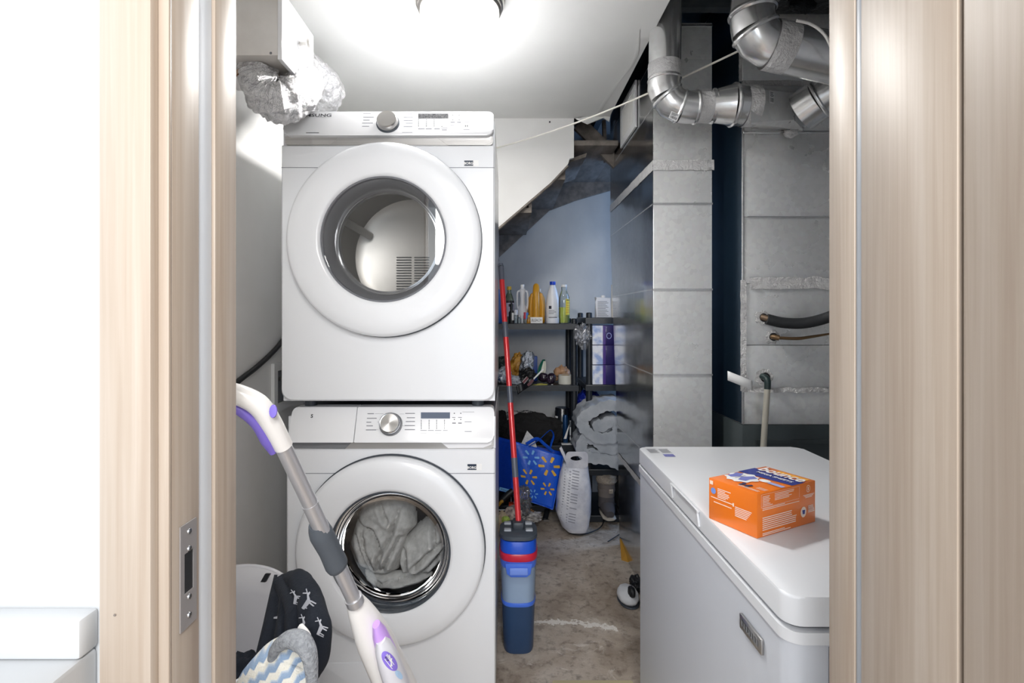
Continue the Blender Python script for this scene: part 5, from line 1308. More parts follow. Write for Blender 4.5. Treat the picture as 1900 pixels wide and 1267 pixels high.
sweep('side_rib', spline([(cj[0] + 0.036, cj[1] - 0.028, ZT + 0.02), (cj[0] + 0.036, cj[1] - 0.030, ZT + 0.12), (cj[0] + 0.026, cj[1] - 0.020, ZT + 0.195)], 5), 0.013, M_amber, g, n=12)
sweep('side_rib', spline([(cj[0] - 0.040, cj[1] - 0.026, ZT + 0.02), (cj[0] - 0.040, cj[1] - 0.028, ZT + 0.12), (cj[0] - 0.030, cj[1] - 0.020, ZT + 0.19)], 5), 0.011, M_amber, g, n=12)
lathe('spout_cap', [(0.010, 0), (0.010, 0.02), (0, 0.022)], (at(1001.5), cj[1] + 0.005, ZT + 0.208), (0, 0, 1), M_whiteb, g, n=14)
lb0 = Vector((at(983.2), 3.385, ZT + 0.001)); 
lb = box('paper_label', lb0.x, lb0.x + 0.080, 3.392, 3.3935, ZT + 0.0008, ZT + 0.040, M_white, g)
text('handwriting', 'BLEACH', 0.026, (lb0.x + 0.040, 3.3915, ZT + 0.012), (1, 0, 0), (0, 0, 1), M_inkdark, lb, off=0.0006, shear=0.15, width=0.066)
# white jug, blue cap
g, c = bottle('laundry_jug', 'tall white jug with blue cap and dark round logo', 1026.5, 3.49, [(0.042, 0), (0.046, 0.006), (0.046, 0.12), (0.042, 0.16), (0.030, 0.215), (0.020, 0.245), (0.016, 0.258)], M_whiteb)
g['label'] = 'tall white jug with blue cap standing right of the ochre jug'
lathe('cap', [(0.019, 0), (0.020, 0.004), (0.020, 0.022), (0, 0.024)], (c[0], c[1], ZT + 0.256), (0, 0, 1), M_bluec, g, n=20)
arc('label_logo', c, 0.0464, ZT + 0.095, ZT + 0.115, -38, -14, M_darklab, g, 1, 0.8)
for z, a1 in ((0.083, 10), (0.072, 25), (0.062, 5), (0.036, 35)): arc('label_line', c, 0.0464, ZT + z, ZT + z + 0.004, -40, a1, M_darklab if z == 0.036 else M_print, g, 1, 0.8, 6)
g = thing('white_tin', 'low white tin standing below the blue-capped jug', 'tin', (at(1024), 3.39, ZT), GB)
lathe('tin_body', [(0.042, 0), (0.043, 0.002), (0.043, 0.034), (0.041, 0.036), (0, 0.0355)], (at(1024), 3.405, ZT), (0, 0, 1), M_whiteb, g, n=28)
# yellow cleaner
g, c = bottle('cleaner_bottle', 'clear bottle half full of yellow-green cleaner with white cap', 1046, 3.43, [(0.034, 0), (0.036, 0.006), (0.036, 0.14), (0.034, 0.17), (0.022, 0.205), (0.018, 0.215), (0.019, 0.235), (0.018, 0.24)], M_clear)
lathe('liquid', [(0.033, 0.003), (0.0345, 0.008), (0.0345, 0.105), (0, 0.106)], (c[0], c[1], ZT), (0, 0, 1), mat('yellow_green_liquid', srgb(196, 206, 20), 0.2), g, n=24, sx=1, sy=0.8, udir=(1, 0, 0))
lathe('cap', [(0.019, 0), (0.0195, 0.016), (0, 0.017)], (c[0], c[1], ZT + 0.238), (0, 0, 1), M_white, g, n=18)
arc('label', c, 0.0366, ZT + 0.055, ZT + 0.16, 12, 80, mat('yellow_label', srgb(214, 196, 60), 0.5), g, 1, 0.8)
for z in (0.15, 0.13, 0.115, 0.10, 0.085, 0.07): arc('label_line', c, 0.0369, ZT + z, ZT + z + 0.005, 20, 70, M_darklab if z == 0.15 else M_amber, g, 1, 0.8, 6)

# ------------------------------------------------------------------ second shelf: crumpled packets, onions, tin
Z2 = TA[2] + 0.001
def packet(name, label, px, py, Yc, sz, m, seed, rot=0.0, ridge=0.25, cat='packet', sub=4, amp=0.3, group='packets on the second shelf', tz=Z2):
    return lump(name, P(px, py, Yc), sz, m, None, seed=seed, amp=amp, freq=1.6, sub=sub, ridge=ridge, flatb=tz, M=Matrix.Rotation(rot, 3, 'Y'), label=label, cat=cat, group=group)
M_foilbag = mat('silver_foil_bag', srgb(190, 196, 206), 0.22, 0.9, bump=(40, 0.8, 5, 0.02)); M_blufoil = noise_mat('blue_white_foil', srgb(60, 84, 130), srgb(214, 222, 232), 26, rough=0.3, metal=0.3, lo=0.42, hi=0.52)
M_goldbag = noise_mat('gold_packet', srgb(150, 100, 24), srgb(214, 160, 60), 18, rough=0.35, bump=(30, 0.6, 4, 0.02))
packet('crisp_packet', 'blue and white foil packet at the left end of the second shelf', 934, 697, 3.44, (0.052, 0.05, 0.05), M_blufoil, 1)
packet('dark_green_packet', 'dark green packet behind the blue foil packet', 932, 680, 3.55, (0.04, 0.04, 0.07), mat('dark_green_wrap', srgb(36, 52, 52), 0.4, bump=(40, 0.6, 4, 0.01)), 2)
packet('gold_packet', 'gold crumpled packet standing up on the second shelf', 958, 680, 3.52, (0.045, 0.04, 0.085), M_goldbag, 3, 0.3)
packet('silver_packet', 'silver foil bag torn open with inside showing', 977, 675, 3.46, (0.042, 0.035, 0.080), M_foilbag, 4, 0.25)
packet('clear_wrap', 'pale crinkled plastic wrap lying at the shelf edge', 956, 706, 3.40, (0.045, 0.04, 0.032), mat('pale_wrap', srgb(196, 202, 214), 0.25, bump=(40, 0.9, 4, 0.02)), 5)
bxp = box('blue_carton', P(984, 660, 3.56).x, P(997, 660, 3.56).x, 3.555, 3.60, Z2, P(984, 661, 3.56).z, mat('royal_blue_card', srgb(28, 64, 140), 0.45), None, bevel=0.003, label='small royal blue carton behind the silver bag', cat='box')
gp = thing('seasoning_pouch', 'green and white flat pouch leaning beside the silver bag', 'packet', P(1004, 713, 3.46))
def leaf(u, v):
    w = 0.040 * math.sin(math.pi * (0.12 + 0.80 * v)) ; c = P(1001, 705, 3.46).lerp(P(1009, 667, 3.50), v)
    return c + Vector(((u - 0.5) * w * 1.3, 0.012 * math.cos((u - .5) * 3), 0))
surf('pouch_back', leaf, 10, 14, mat('deep_green_wrap', srgb(20, 96, 78), 0.4), gp, thick=0.004)
surf('pouch_front', lambda u, v: leaf(0.35 + 0.6 * u, 0.95 * v) + Vector((0.004, -0.010, -0.003)), 8, 14, mat('pale_cream_wrap', srgb(214, 214, 200), 0.4), gp, thick=0.003)
bk = thing('black_packet', 'black packet with maroon stripes hanging over the shelf edge', 'packet', P(976, 710, 3.36), 'packets on the second shelf')
lump('packet_body', P(978, 697, 3.375), (0.050, 0.045, 0.045), mat('black_wrap', srgb(20, 22, 24), 0.3, bump=(40, 0.7, 4, 0.02)), bk, seed=6, amp=0.3, sub=4, ridge=0.25, flatb=Z2)
surf('packet_flap', lambda u, v: P(958, 716, 3.33).lerp(P(988, 700, 3.33), u) + Vector((0.01 * v, -0.004 * v, -0.055 * v + 0.02 * u * v)) + Vector((0, 0.008 * math.sin(u * 6), 0)), 12, 8, mat('black_wrap2', srgb(18, 20, 26), 0.3), bk, thick=0.003)
fs_ = plane_fn(P(972, 712, 3.318), (0.030, 0, 0.035), (-0.010, 0, 0.012), 0.0)
decal('maroon_stripe', lambda u, v: fs_(u, v), [rect(0, 1, 0, 1)], mat('maroon_print', srgb(104, 36, 48), 0.4), bk); decal('stripe_edge', lambda u, v: fs_(u, v) + Vector((0, -0.001, 0)), [rect(0, 1, -0.12, 0), rect(0, 1, 1, 1.12)], M_white, bk)
fs2_ = plane_fn(P(981, 717, 3.316), (0.034, 0, 0.036), (-0.012, 0, 0.012), 0.0)
decal('maroon_stripe', lambda u, v: fs2_(u, v), [rect(0, 1, 0, 1)], mat('maroon_print2', srgb(96, 40, 50), 0.4), bk)
packet('yellow_sachet', 'yellow-green sachet lying flat at the shelf edge', 1000, 716, 3.37, (0.055, 0.03, 0.014), mat('yellow_green_wrap', srgb(196, 190, 100), 0.45), 7, -0.08, 0.15)
M_purp = mat('dark_purple_skin', srgb(40, 28, 44), 0.18, coat=0.4)
eg = thing('aubergine', 'glossy dark purple aubergine beside the white tape roll', 'vegetable', P(1022, 715, 3.40))
lathe('fruit', [(0.0, -0.036), (0.018, -0.033), (0.031, -0.016), (0.034, 0.004), (0.028, 0.024), (0.016, 0.036), (0, 0.039)], P(1022, 702.5, 3.40), (0.5, 0.2, 0.7), M_purp, eg, n=28)
lump('fruit_shoulder', P(1008, 700, 3.43), (0.034, 0.03, 0.032), M_purp, eg, seed=2, amp=0.12, sub=3)
lathe('cut_end', [(0.012, 0), (0.010, 0.004), (0, 0.005)], P(1024, 715.5, 3.378), (0.1, -0.9, -0.6), M_white, eg, n=14)
obox('white_strap', P(988, 707, 3.35), (0.075, 0.02, 0.072), (0, 0.003, 0), (-0.006, 0, 0.007), M_white, None, label='narrow white strap lying across the packets and the aubergine', cat='strap')
on = thing('onion_bag', 'mesh bag of brown onions at the right end of the second shelf', 'vegetable bag', P(1045, 700, 3.50))
M_onion = noise_mat('onion_skin', srgb(150, 104, 74), srgb(196, 158, 120), 12, rough=0.4, bump=(90, 0.5, 2, 0.004))
for k, (px, py, r) in enumerate(((1036, 690, 0.034), (1049, 692, 0.036), (1043, 688, 0.034), (1031, 700, 0.026))):
    lathe('onion', [(0, -r), (r * 0.7, -r * 0.75), (r, -0.05 * r), (r * 0.75, r * 0.65), (r * 0.25, r * 0.95), (r * 0.1, r * 1.25), (0, r * 1.28)], P(px, py, 3.50 + 0.02 * (k % 2)), (0.3 - 0.2 * k, 0.1, 1), M_onion, on, n=20)
tr = thing('tape_roll', 'wide roll of pale cream tape at the right end of the second shelf', 'tape', P(1049, 714, 3.40))
lathe('roll', [(0.030, 0), (0.046, 0), (0.046, 0.058), (0.030, 0.058), (0.030, 0)], (P(1049, 714, 3.42).x, 3.42, Z2), (0, 0, 1), mat('cream_tape', srgb(206, 204, 194), 0.4), tr, n=36, cap=False)
lathe('tan_core', [(0.0295, 0.001), (0.0295, 0.057), (0.027, 0.057)], (P(1049, 714, 3.42).x, 3.42, Z2), (0, 0, 1), mat('tan_core', srgb(176, 140, 90), 0.7), tr, n=30, cap=False)

# ------------------------------------------------------------------ third shelf
Z3 = TA[1] + 0.001
M_blkcloth = mat('black_cloth', srgb(30, 29, 30), 0.95, bump=(60, 0.4, 4, 0.01))
def heap(name, label, px, py, Yc, sz, m, seed, ridge=0.12, cat='clothes', tz=Z3, amp=0.2, rot=0):
    return lump(name, P(px, py, Yc), sz, m, None, seed=seed, amp=amp, freq=1.4, sub=5, ridge=ridge, flatb=tz, M=Matrix.Rotation(rot, 3, 'Y'), label=label, cat=cat, group='cloth on the third shelf')
heap('black_jacket', 'large black cloth heap bulging above the blue shopping bag', 990, 800, 3.46, (0.20, 0.10, 0.115), M_blkcloth, 3)
heap('patterned_cloth', 'white patterned cloth tucked behind the black cloth heap', 966, 778, 3.58, (0.12, 0.06, 0.06), noise_mat('black_white_pattern', srgb(90, 90, 96), srgb(214, 212, 212), 60, rough=0.9, lo=0.45, hi=0.55), 4)
heap('black_knit_cap', 'black knitted cap at the far left of the third shelf', 929, 785, 3.50, (0.045, 0.05, 0.085), mat('black_knit', srgb(16, 18, 20), 0.95, bump=(120, 0.8, 3, 0.01)), 5)
cn = thing('black_canister', 'black canister with pale lettering marks at the right of the third shelf', 'canister', (P(1045, 820, 3.47).x, 3.47, Z3))
lathe('can', [(0.048, 0), (0.050, 0.004), (0.050, 0.195), (0.047, 0.200), (0.048, 0.214), (0.044, 0.220), (0, 0.220)], (P(1043, 820, 3.49).x, 3.49, Z3), (0, 0, 1), mat('gloss_black', srgb(20, 22, 28), 0.25, coat=0.3), cn, n=32)
cc = (P(1043, 820, 3.49).x, 3.49)
for (z, a0, a1) in ((0.155, -70, -40), (0.13, -60, -45), (0.11, -55, -35), (0.085, -45, -25), (0.06, -40, -28)): arc('can_print', cc, 0.0504, Z3 + z, Z3 + z + 0.012, a0, a1, M_white, cn, 1, 1, 4)
fl = thing('blue_flask', 'slim dark blue flask standing before the black canister', 'bottle', (P(1049, 818, 3.41).x, 3.41, Z3))
lathe('flask_body', [(0.016, 0), (0.017, 0.003), (0.017, 0.17), (0.013, 0.185), (0, 0.186)], (P(1049, 818, 3.41).x, 3.41, Z3), (0, 0, 1), mat('dark_blue_metal', srgb(24, 62, 104), 0.3, 0.4), fl, n=20)
box('small_white_box', P(1057, 800, 3.41).x, P(1063, 800, 3.41).x, 3.405, 3.43, Z3, Z3 + 0.145, noise_mat('box_print', srgb(70, 76, 84), srgb(206, 210, 212), 34, rough=0.5, stretch=(0.3, 0.3, 1), lo=0.45, hi=0.52), None, bevel=0.002, label='narrow grey and white box beside the shelf post', cat='box')
box('card_tray', P(1042, 815, 3.37).x, P(1062, 815, 3.37).x, 3.36, 3.40, Z3, Z3 + 0.004, M_white, None, bevel=0.001, label='small white card with printed picture below the flask', cat='card')
bpy.data.objects['card_tray']['label'] = 'small white card lying below the blue flask'
raw('paper_scrap', [P(1046, 814, 3.385), P(1051, 814, 3.383), P(1057, 786, 3.385), P(1053, 795, 3.386)], [(0, 1, 2, 3)], M_offwhite, None, label='curled white paper scrap leaning against the flask', cat='paper').modifiers.new('thickness', 'SOLIDIFY').thickness = 0.0015

# ------------------------------------------------------------------ right-hand shelf: pouch, tube, tissue packs, bag, comforter, boots
ZB = TB[3] + 0.001
pu = thing('powder_pouch', 'white printed pouch with screw cap on the right-hand shelf top', 'packet', (P(1119, 587, 3.32).x, 3.32, ZB))
prism('pouch', [(P(1104, 587, 3.32).x, ZB), (P(1134, 587, 3.32).x, ZB), (P(1132, 552, 3.32).x, ZB + 0.125), (P(1104, 550, 3.32).x, ZB + 0.130), (P(1105.5, 560, 3.32).x, ZB + 0.10)], 3.30, 3.34, M_whiteb, pu, 'XZ', bevel=0.006)
lathe('cap', [(0.013, 0), (0.013, 0.014), (0, 0.015)], (P(1119, 550, 3.32).x, 3.32, ZB + 0.127), (0, 0, 1), M_white, pu, n=16)
decal('pouch_print', lambda u, v: Vector((P(1106, 585, 3.32).x + 0.088 * u, 3.2985, ZB + 0.01 + 0.10 * v)), [rect(0.08, 0.85 - 0.1 * (i % 3), i * 0.09, i * 0.09 + 0.03) for i in range(11)], M_print, pu)
lathe('paper_tube', [(0.013, 0), (0.0135, 0.001), (0.0135, 0.208), (0.012, 0.209), (0.0, 0.206)], (P(1138, 590, 3.31).x, 3.31, ZB), (0, 0, 1), mat('cream_tube', srgb(222, 218, 208), 0.6), None, n=20, label='tall cream tube standing at the edge of the tall duct', cat='tube')
M_tis = noise_mat('tissue_print', srgb(150, 170, 214), srgb(226, 228, 236), 16, rough=0.35, lo=0.40, hi=0.56); M_vio = mat('violet_card', srgb(64, 34, 120), 0.35, coat=0.3); M_ind = mat('indigo_card', srgb(34, 22, 84), 0.35, coat=0.3)
ZP = TB[2] + 0.001
tp = thing('tissue_multipack', 'shrink-wrapped stack of violet and white tissue boxes on the right-hand shelf', 'tissue pack', (0.60, 3.32, ZP))
hh = 0.123
for k in range(3):
    z = ZP + 0.001 + k * (hh + 0.001); xl = P(1099.5, 700, 3.26).x
    tb_ = box('tissue_box', xl, xl + 0.20, 3.250, 3.36, z, z + hh, M_ind, tp, bevel=0.003)
    box('box_end', xl - 0.0008, xl + 0.062, 3.2485, 3.2497, z + 0.002, z + hh - 0.002, M_tis, tb_)
    box('violet_edge', xl + 0.0622, xl + 0.080, 3.2485, 3.2497, z + 0.002, z + hh - 0.002, M_vio, tb_)
    box('box_side', xl - 0.0016, xl - 0.0009, 3.252, 3.358, z + 0.002, z + hh - 0.002, M_tis, tb_)
lathe('round_emblem', [(0.016, 0), (0.016, 0.001), (0.013, 0.001), (0.013, 0)], (P(1130, 623, 3.25).x, 3.2495, P(1130, 623, 3.25).z), (0, -1, 0), M_olav, tp, n=24, cap=False, sy=1.2)
M_film = glass_mat('shrink_film', (0.93, 0.94, 0.96, 1), 1.0, 0.12, 1.5, 0.12, srgb(220, 222, 230))
lump('film_knot', P(1082, 622, 3.27), (0.045, 0.03, 0.065), M_film, tp, seed=4, amp=0.4, sub=4, ridge=0.35)
sweep('film_tail', spline([P(1092, 615, 3.27), P(1078, 628, 3.26), P(1066, 624, 3.26)], 6), [0.03, 0.02, 0.012], M_film, tp, n=12, flat=0.3, disp=wr)
lump('blue_bag', P(1092, 752, 3.52), (0.085, 0.08, 0.10), mat('cobalt_bag', srgb(20, 40, 150), 0.45, bump=(20, 0.6, 3, 0.03)), None, seed=8, amp=0.2, sub=4, ridge=0.15, flatb=TB[1] + 0.001, label='cobalt blue bag behind the comforter between the two shelf units', cat='bag')
M_comf = noise_mat('grey_comforter', srgb(150, 156, 164), srgb(176, 180, 186), 8, rough=0.9, bump=(14, 0.25, 3, 0.03))
cf = thing('comforter', 'folded thick pale grey comforter stuffed on the right-hand shelf', 'bedding', P(1115, 850, 3.3))
pz = lambda px, py, Y=3.12: (P(px, py, Y).x, P(px, py, Y).z)
YC0, YC1 = 3.11, 3.34
band('fold', [pz(1165, 757), pz(1135, 752), pz(1108, 758), pz(1084, 774), pz(1081, 788), pz(1092, 803), pz(1118, 812), pz(1140, 810), pz(1146, 792), pz(1136, 782), pz(1117, 790), pz(1100, 784)], 0.066, YC0, YC1, M_comf, cf, wob=0.010, seed=1)
band('fold', [pz(1165, 826), pz(1130, 832), pz(1106, 818), pz(1086, 816), pz(1079, 830), pz(1088, 846), pz(1112, 851), pz(1140, 857), pz(1166, 866)], 0.070, YC0 + 0.01, YC1, M_comf, cf, wob=0.010, seed=5)
band('fold', [pz(1088, 838), pz(1112, 845), pz(1135, 846), pz(1160, 850)], 0.06, YC0 + 0.02, YC1, M_comf, cf, wob=0.008, seed=9)

lump('inner_fold', P(1118, 797, 3.23), (0.085, 0.09, 0.060), M_comf, cf, seed=2, amp=0.12, sub=4)
lump('inner_fold', P(1120, 838, 3.23), (0.10, 0.09, 0.040), M_comf, cf, seed=3, amp=0.12, sub=4)
def boot(px, Yc, label, dark):
    x = P(px, 900, Yc).x; z0 = TB[0] + 0.001; g = thing('winter_boot', label, 'boot', (x, Yc, z0), 'winter boots on the bottom shelf')
    fur = mat('boot_fur', srgb(190, 176, 160) if not dark else srgb(70, 70, 72), 0.95, bump=(90, 1.0, 4, 0.02)); suede = mat('boot_suede', srgb(112, 104, 100) if not dark else srgb(38, 40, 44), 0.9); low = mat('boot_lower', srgb(78, 74, 76) if not dark else srgb(26, 28, 30), 0.85); sole = mat('boot_sole', srgb(186, 178, 166) if not dark else srgb(40, 40, 42), 0.7)
    up = (1, 0, 0)
    sweep('sole', [(x, Yc - 0.11, z0 + 0.012), (x, Yc - 0.09, z0 + 0.012), (x, Yc, z0 + 0.012), (x, Yc + 0.07, z0 + 0.012), (x, Yc + 0.08, z0 + 0.012)], [0.028, 0.042, 0.044, 0.040, 0.026], sole, g, n=20, flat=0.28, up=up)
    sweep('foot', spline([(x, Yc - 0.105, z0 + 0.04), (x, Yc - 0.06, z0 + 0.048), (x, Yc, z0 + 0.06), (x, Yc + 0.06, z0 + 0.065)], 5), [0.026, 0.040, 0.046, 0.045], low, g, n=20, flat=0.85, up=up)
    sweep('ankle', [(x, Yc + 0.015, z0 + 0.05), (x, Yc + 0.018, z0 + 0.12)], [0.052, 0.050], low, g, n=22)
    sweep('shaft', spline([(x, Yc + 0.018, z0 + 0.115), (x, Yc + 0.02, z0 + 0.16), (x, Yc + 0.02, z0 + 0.205)], 5), [0.051, 0.053, 0.056], suede, g, n=22)
    sweep('strap', [(x, Yc + 0.018, z0 + 0.150), (x, Yc + 0.018, z0 + 0.170)], 0.0555, suede, g, n=22)
    box('buckle', x + 0.006, x + 0.032, Yc - 0.042, Yc - 0.034, z0 + 0.147, z0 + 0.173, fur, g, bevel=0.003)
    sweep('fur_cuff', spline([(x, Yc + 0.02, z0 + 0.198), (x, Yc + 0.02, z0 + 0.212), (x, Yc + 0.02, z0 + 0.242), (x, Yc + 0.02, z0 + 0.255)], 4), [0.056, 0.066, 0.062, 0.040], fur, g, n=26, disp=lambda t, a, p: 1 + 0.10 * noise.noise(p * 60 + Vector((math.cos(a) * 2, math.sin(a) * 2, 0))))
    return g
boot(1126, 3.27, 'brown-grey suede winter boot with cream fur cuff under the comforter', False)
boot(1156, 3.33, 'dark winter boot behind the fur-cuffed boot', True)

# ------------------------------------------------------------------ blue shopping bag
M_wbag = mat('cobalt_woven_plastic', srgb(22, 92, 218), 0.34, coat=0.2, bump=(16, 0.25, 3, 0.02)); M_wbag2 = mat('deep_blue_woven_plastic', srgb(12, 66, 190), 0.4, bump=(14, 0.25, 3, 0.02))
wb = thing('shopping_bag', 'bright blue reusable shopping bag with yellow and pale starbursts leaning on the shelves', 'bag', P(985, 940, 3.2))
FY = 3.17
c00, c10, c11, c01 = P(950, 916, FY), P(1025, 945, FY + 0.01), P(1045, 846, FY + 0.04), P(953, 818, FY + 0.03)
def face(u, v):
    p = (c00.lerp(c10, u)).lerp(c01.lerp(c11, u), v)
    return p + Vector((0, -0.016 * math.sin(math.pi * u) * math.sin(math.pi * v) + 0.006 * math.sin(u * 9 + v * 4), 0))
surf('front_panel', face, 24, 24, M_wbag, wb, thick=0.003)
g00, g01 = P(905, 905, FY + 0.15), P(905, 808, FY + 0.15)
surf('side_panel', lambda u, v: g00.lerp(c00, u).lerp(g01.lerp(c01, u), v) + Vector((0.0, 0.02 * math.sin(math.pi * u), 0)), 14, 14, M_wbag2, wb, thick=0.003)
surf('back_panel', lambda u, v: (g00.lerp(c10 + Vector((0.01, 0.15, 0)), u)).lerp(g01.lerp(c11 + Vector((-0.01, 0.11, 0)), u), v), 12, 12, M_wbag2, wb, thick=0.003)
surf('far_side_panel', lambda u, v: c10.lerp(c10 + Vector((0.01, 0.15, 0)), u).lerp(c11.lerp(c11 + Vector((-0.01, 0.11, 0)), u), v), 8, 8, M_wbag2, wb, thick=0.003)
surf('bottom_panel', lambda u, v: c00.lerp(c10, u).lerp(g00.lerp(c10 + Vector((0.01, 0.15, 0)), u), v), 8, 8, M_wbag2, wb, thick=0.003)
sweep('piping', [face(1, i / 12) + Vector((0.002, -0.002, 0)) for i in range(13)], 0.003, M_blue2, wb, n=6)
sweep('piping', [face(i / 12, 0) + Vector((0, -0.002, -0.001)) for i in range(13)], 0.003, M_blue2, wb, n=6)
hd = spline([P(981, 828, FY - 0.0), P(1000, 816, FY + 0.01), P(1014, 803, FY + 0.03), P(1022, 798, FY + 0.04), P(1027, 808, FY + 0.04), P(1023, 822, FY + 0.05), P(1020, 834, FY + 0.05)], 6)
sweep('bag_handle', hd, 0.012, M_wbag, wb, n=10, flat=0.16, up=(0.5, -1, 0.4))
sweep('bag_handle', spline([P(976, 824, FY + 0.02), P(996, 814, FY + 0.03), P(1010, 824, FY + 0.02), P(1026, 838, FY + 0.03)], 6), 0.013, M_wbag, wb, n=10, flat=0.16, up=(0, -0.4, 1))
M_spy = mat('bag_yellow_print', srgb(236, 184, 62), 0.45); M_spb = mat('bag_pale_blue_print', srgb(130, 196, 250), 0.45)
def spark(u, v, r, m, rot=0.28):
    pol = []
    for k in range(6):
        a = rot + k * math.pi / 3; ca, sa = math.cos(a), math.sin(a); w0, w1 = 0.10 * r, 0.14 * r; r0, r1 = 0.42 * r, r
        q = []
        for (d, w) in ((r0, -w0), (r1 * 0.93, -w1), (r1, -w1 * 0.6), (r1, w1 * 0.6), (r1 * 0.93, w1), (r0, w0)):
            x, y = d * ca - w * sa, d * sa + w * ca
            q.append((u + x / 0.27, v + y / 0.33))
        pol.append(q)
    decal('starburst', lambda a, b: face(a, b) + Vector((0, -0.0035, 0)), pol, m, wb)
spark(0.37, 0.80, 0.047, M_spb); spark(0.755, 0.745, 0.062, M_spy); spark(0.36, 0.44, 0.050, M_spy); spark(0.80, 0.33, 0.042, M_spy); spark(0.50, 0.16, 0.030, M_spb)
tg0 = P(922, 902, FY - 0.0); 
tl = decal('brand_tag', plane_fn(P(926, 909.5, FY - 0.006), (0.072, 0, -0.018), (0.004, 0, 0.020), 0.0), [rect(0, 0.92, 0, 1), [(0.92, 0), (1.0, 0.4), (1.0, 0.65), (0.92, 1)]], M_spb, wb)
text('brand_lettering', 'Walmart', 0.017, P(926, 909.5, FY - 0.007) + Vector((0.030, 0, -0.003)), (0.072, 0, -0.018), (0.004, 0, 0.020), M_onavy, tl, off=0.0008, width=0.045)
obox('white_cloth_scrap', P(966, 826, 3.23), (0.055, 0.0, 0.0), (0, 0.02, 0), (0.0, 0, 0.01), M_white, wb)
raw('paper_towel', [P(966, 826, 3.225), P(996, 830, 3.225), P(992, 814, 3.225), P(978, 799, 3.23)], [(0, 1, 2, 3)], noise_mat('dotted_paper', srgb(206, 206, 204), srgb(230, 230, 228), 120, rough=0.9), None, label='folded white paper towel sticking out of the blue bag', cat='paper').modifiers.new('thickness', 'SOLIDIFY').thickness = 0.004

# ------------------------------------------------------------------ rice bag
rb_ = thing('rice_bag', 'white printed plastic sack with oval hand hole sitting on the floor', 'sack', P(1068, 985, 3.14))
M_sack = noise_mat('white_sack_plastic', srgb(196, 198, 210), srgb(228, 228, 234), 12, rough=0.3, bump=(14, 0.5, 4, 0.02))
Ys = 3.08
rows_ = [(986, 1052, 1090, 0.06), (976, 1042, 1093, 0.08), (950, 1032, 1097, 0.085), (910, 1035, 1098, 0.075), (880, 1040, 1094, 0.06), (862, 1046, 1092, 0.035), (848, 1050, 1092, 0.012), (838, 1052, 1088, 0.006)]
secs = []
for (py, xa, xb, d) in rows_:
    a, b = P(xa, py, Ys), P(xb, py, Ys); n = 28; sec = []; cy = Ys + 0.03
    for i in range(n):
        t = 2 * math.pi * i / n; c, s = math.cos(t), math.sin(t); k = 3.0
        sec.append(Vector(((a.x + b.x) / 2 + (b.x - a.x) / 2 * math.copysign(abs(c) ** (2 / k), c), cy + d * math.copysign(abs(s) ** (2 / k), s), max(0.002, a.z))))
    secs.append(sec)
loft('sack', secs[:-2], M_sack, rb_)
# flat top with the hand hole
ha, hb_ = P(1050, 868, Ys - 0.01), P(1091, 838, Ys - 0.01); yh = Ys - 0.008
oc_ = [(x, z) for x, z in rrect(ha.x, hb_.x, ha.z, hb_.z, 0.02, 4)]; hcx, hcz = P(1069, 850, yh).x, P(1069, 850, yh).z
def ring_plate(name, outer, cx, cz, rx, rz, y0, y1, m, parent, n=48):
    angs = [2 * math.pi * i / n for i in range(n)]; bm = bmesh.new()
    def hit(a):
        d = (math.cos(a), math.sin(a)); best = 9
        for (x1, z1), (x2, z2) in zip(outer, outer[1:] + outer[:1]):
            ex, ez = x2 - x1, z2 - z1; den = d[0] * ez - d[1] * ex
            if abs(den) < 1e-12: continue
            t = ((x1 - cx) * ez - (z1 - cz) * ex) / den; s = ((x1 - cx) * d[1] - (z1 - cz) * d[0]) / den
            if t > 0 and -1e-9 <= s <= 1 + 1e-9: best = min(best, t)
        return cx + d[0] * best, cz + d[1] * best
    A = [[bm.verts.new((cx + rx * math.cos(a), y, cz + rz * math.sin(a))) for a in angs] for y in (y0, y1)]
    B = [[bm.verts.new((hit(a)[0], y, hit(a)[1])) for a in angs] for y in (y0, y1)]
    for L in ((A[0], B[0]), (B[0], B[1]), (B[1], A[1]), (A[1], A[0])):
        for i in range(n): bm.faces.new([L[0][i], L[0][(i + 1) % n], L[1][(i + 1) % n], L[1][i]])
    return fin(name, bm, m, parent, False)
ring_plate('hand_hole_flap', oc_, hcx, hcz, 0.034, 0.014, yh - 0.006, yh + 0.002, M_sack, rb_)
obox('folded_corner', P(1038, 832, Ys), (0.045, 0, -0.10), (0.0, 0.006, 0), (0.012, 0, 0.012), M_sack, rb_)
random.seed(12); lines = []
def sk(u, v):   # printed left half of the sack's face
    py = 870 + v * 95; xa = 1036 + (1 - v) * 6; 
    p = P(xa + u * 30 + (1 - v) * 4, py, Ys); dd = 0.055 + 0.035 * min(1, v * 2)
    return Vector((p.x, Ys + 0.03 - (dd + 0.012), p.z))
for i in range(19):
    v = i / 19.0
    for (a, b) in ((0.05, 0.45), (0.52, 0.95)):
        if random.random() < 0.85: lines.append([(a, v), (b, v + 0.03), (b, v + 0.047), (a, v + 0.017)])
# print follows the lofted sack by casting onto it
from mathutils.bvhtree import BVHTree
so = [o for o in rb_.children if o.name.startswith('sack')][0]
bv = BVHTree.FromPolygons([v.co for v in so.data.vertices], [p.vertices for p in so.data.polygons])
def on_sack(u, v):
    p = sk(u, v); h = bv.ray_cast(Vector((p.x, 2.5, p.z)), Vector((0, 1, 0)))[0]
    return Vector((p.x, (h.y if h else p.y) - 0.0015, p.z))
decal('sack_print', on_sack, lines, mat('grey_ink', srgb(140, 142, 154), 0.5), rb_)

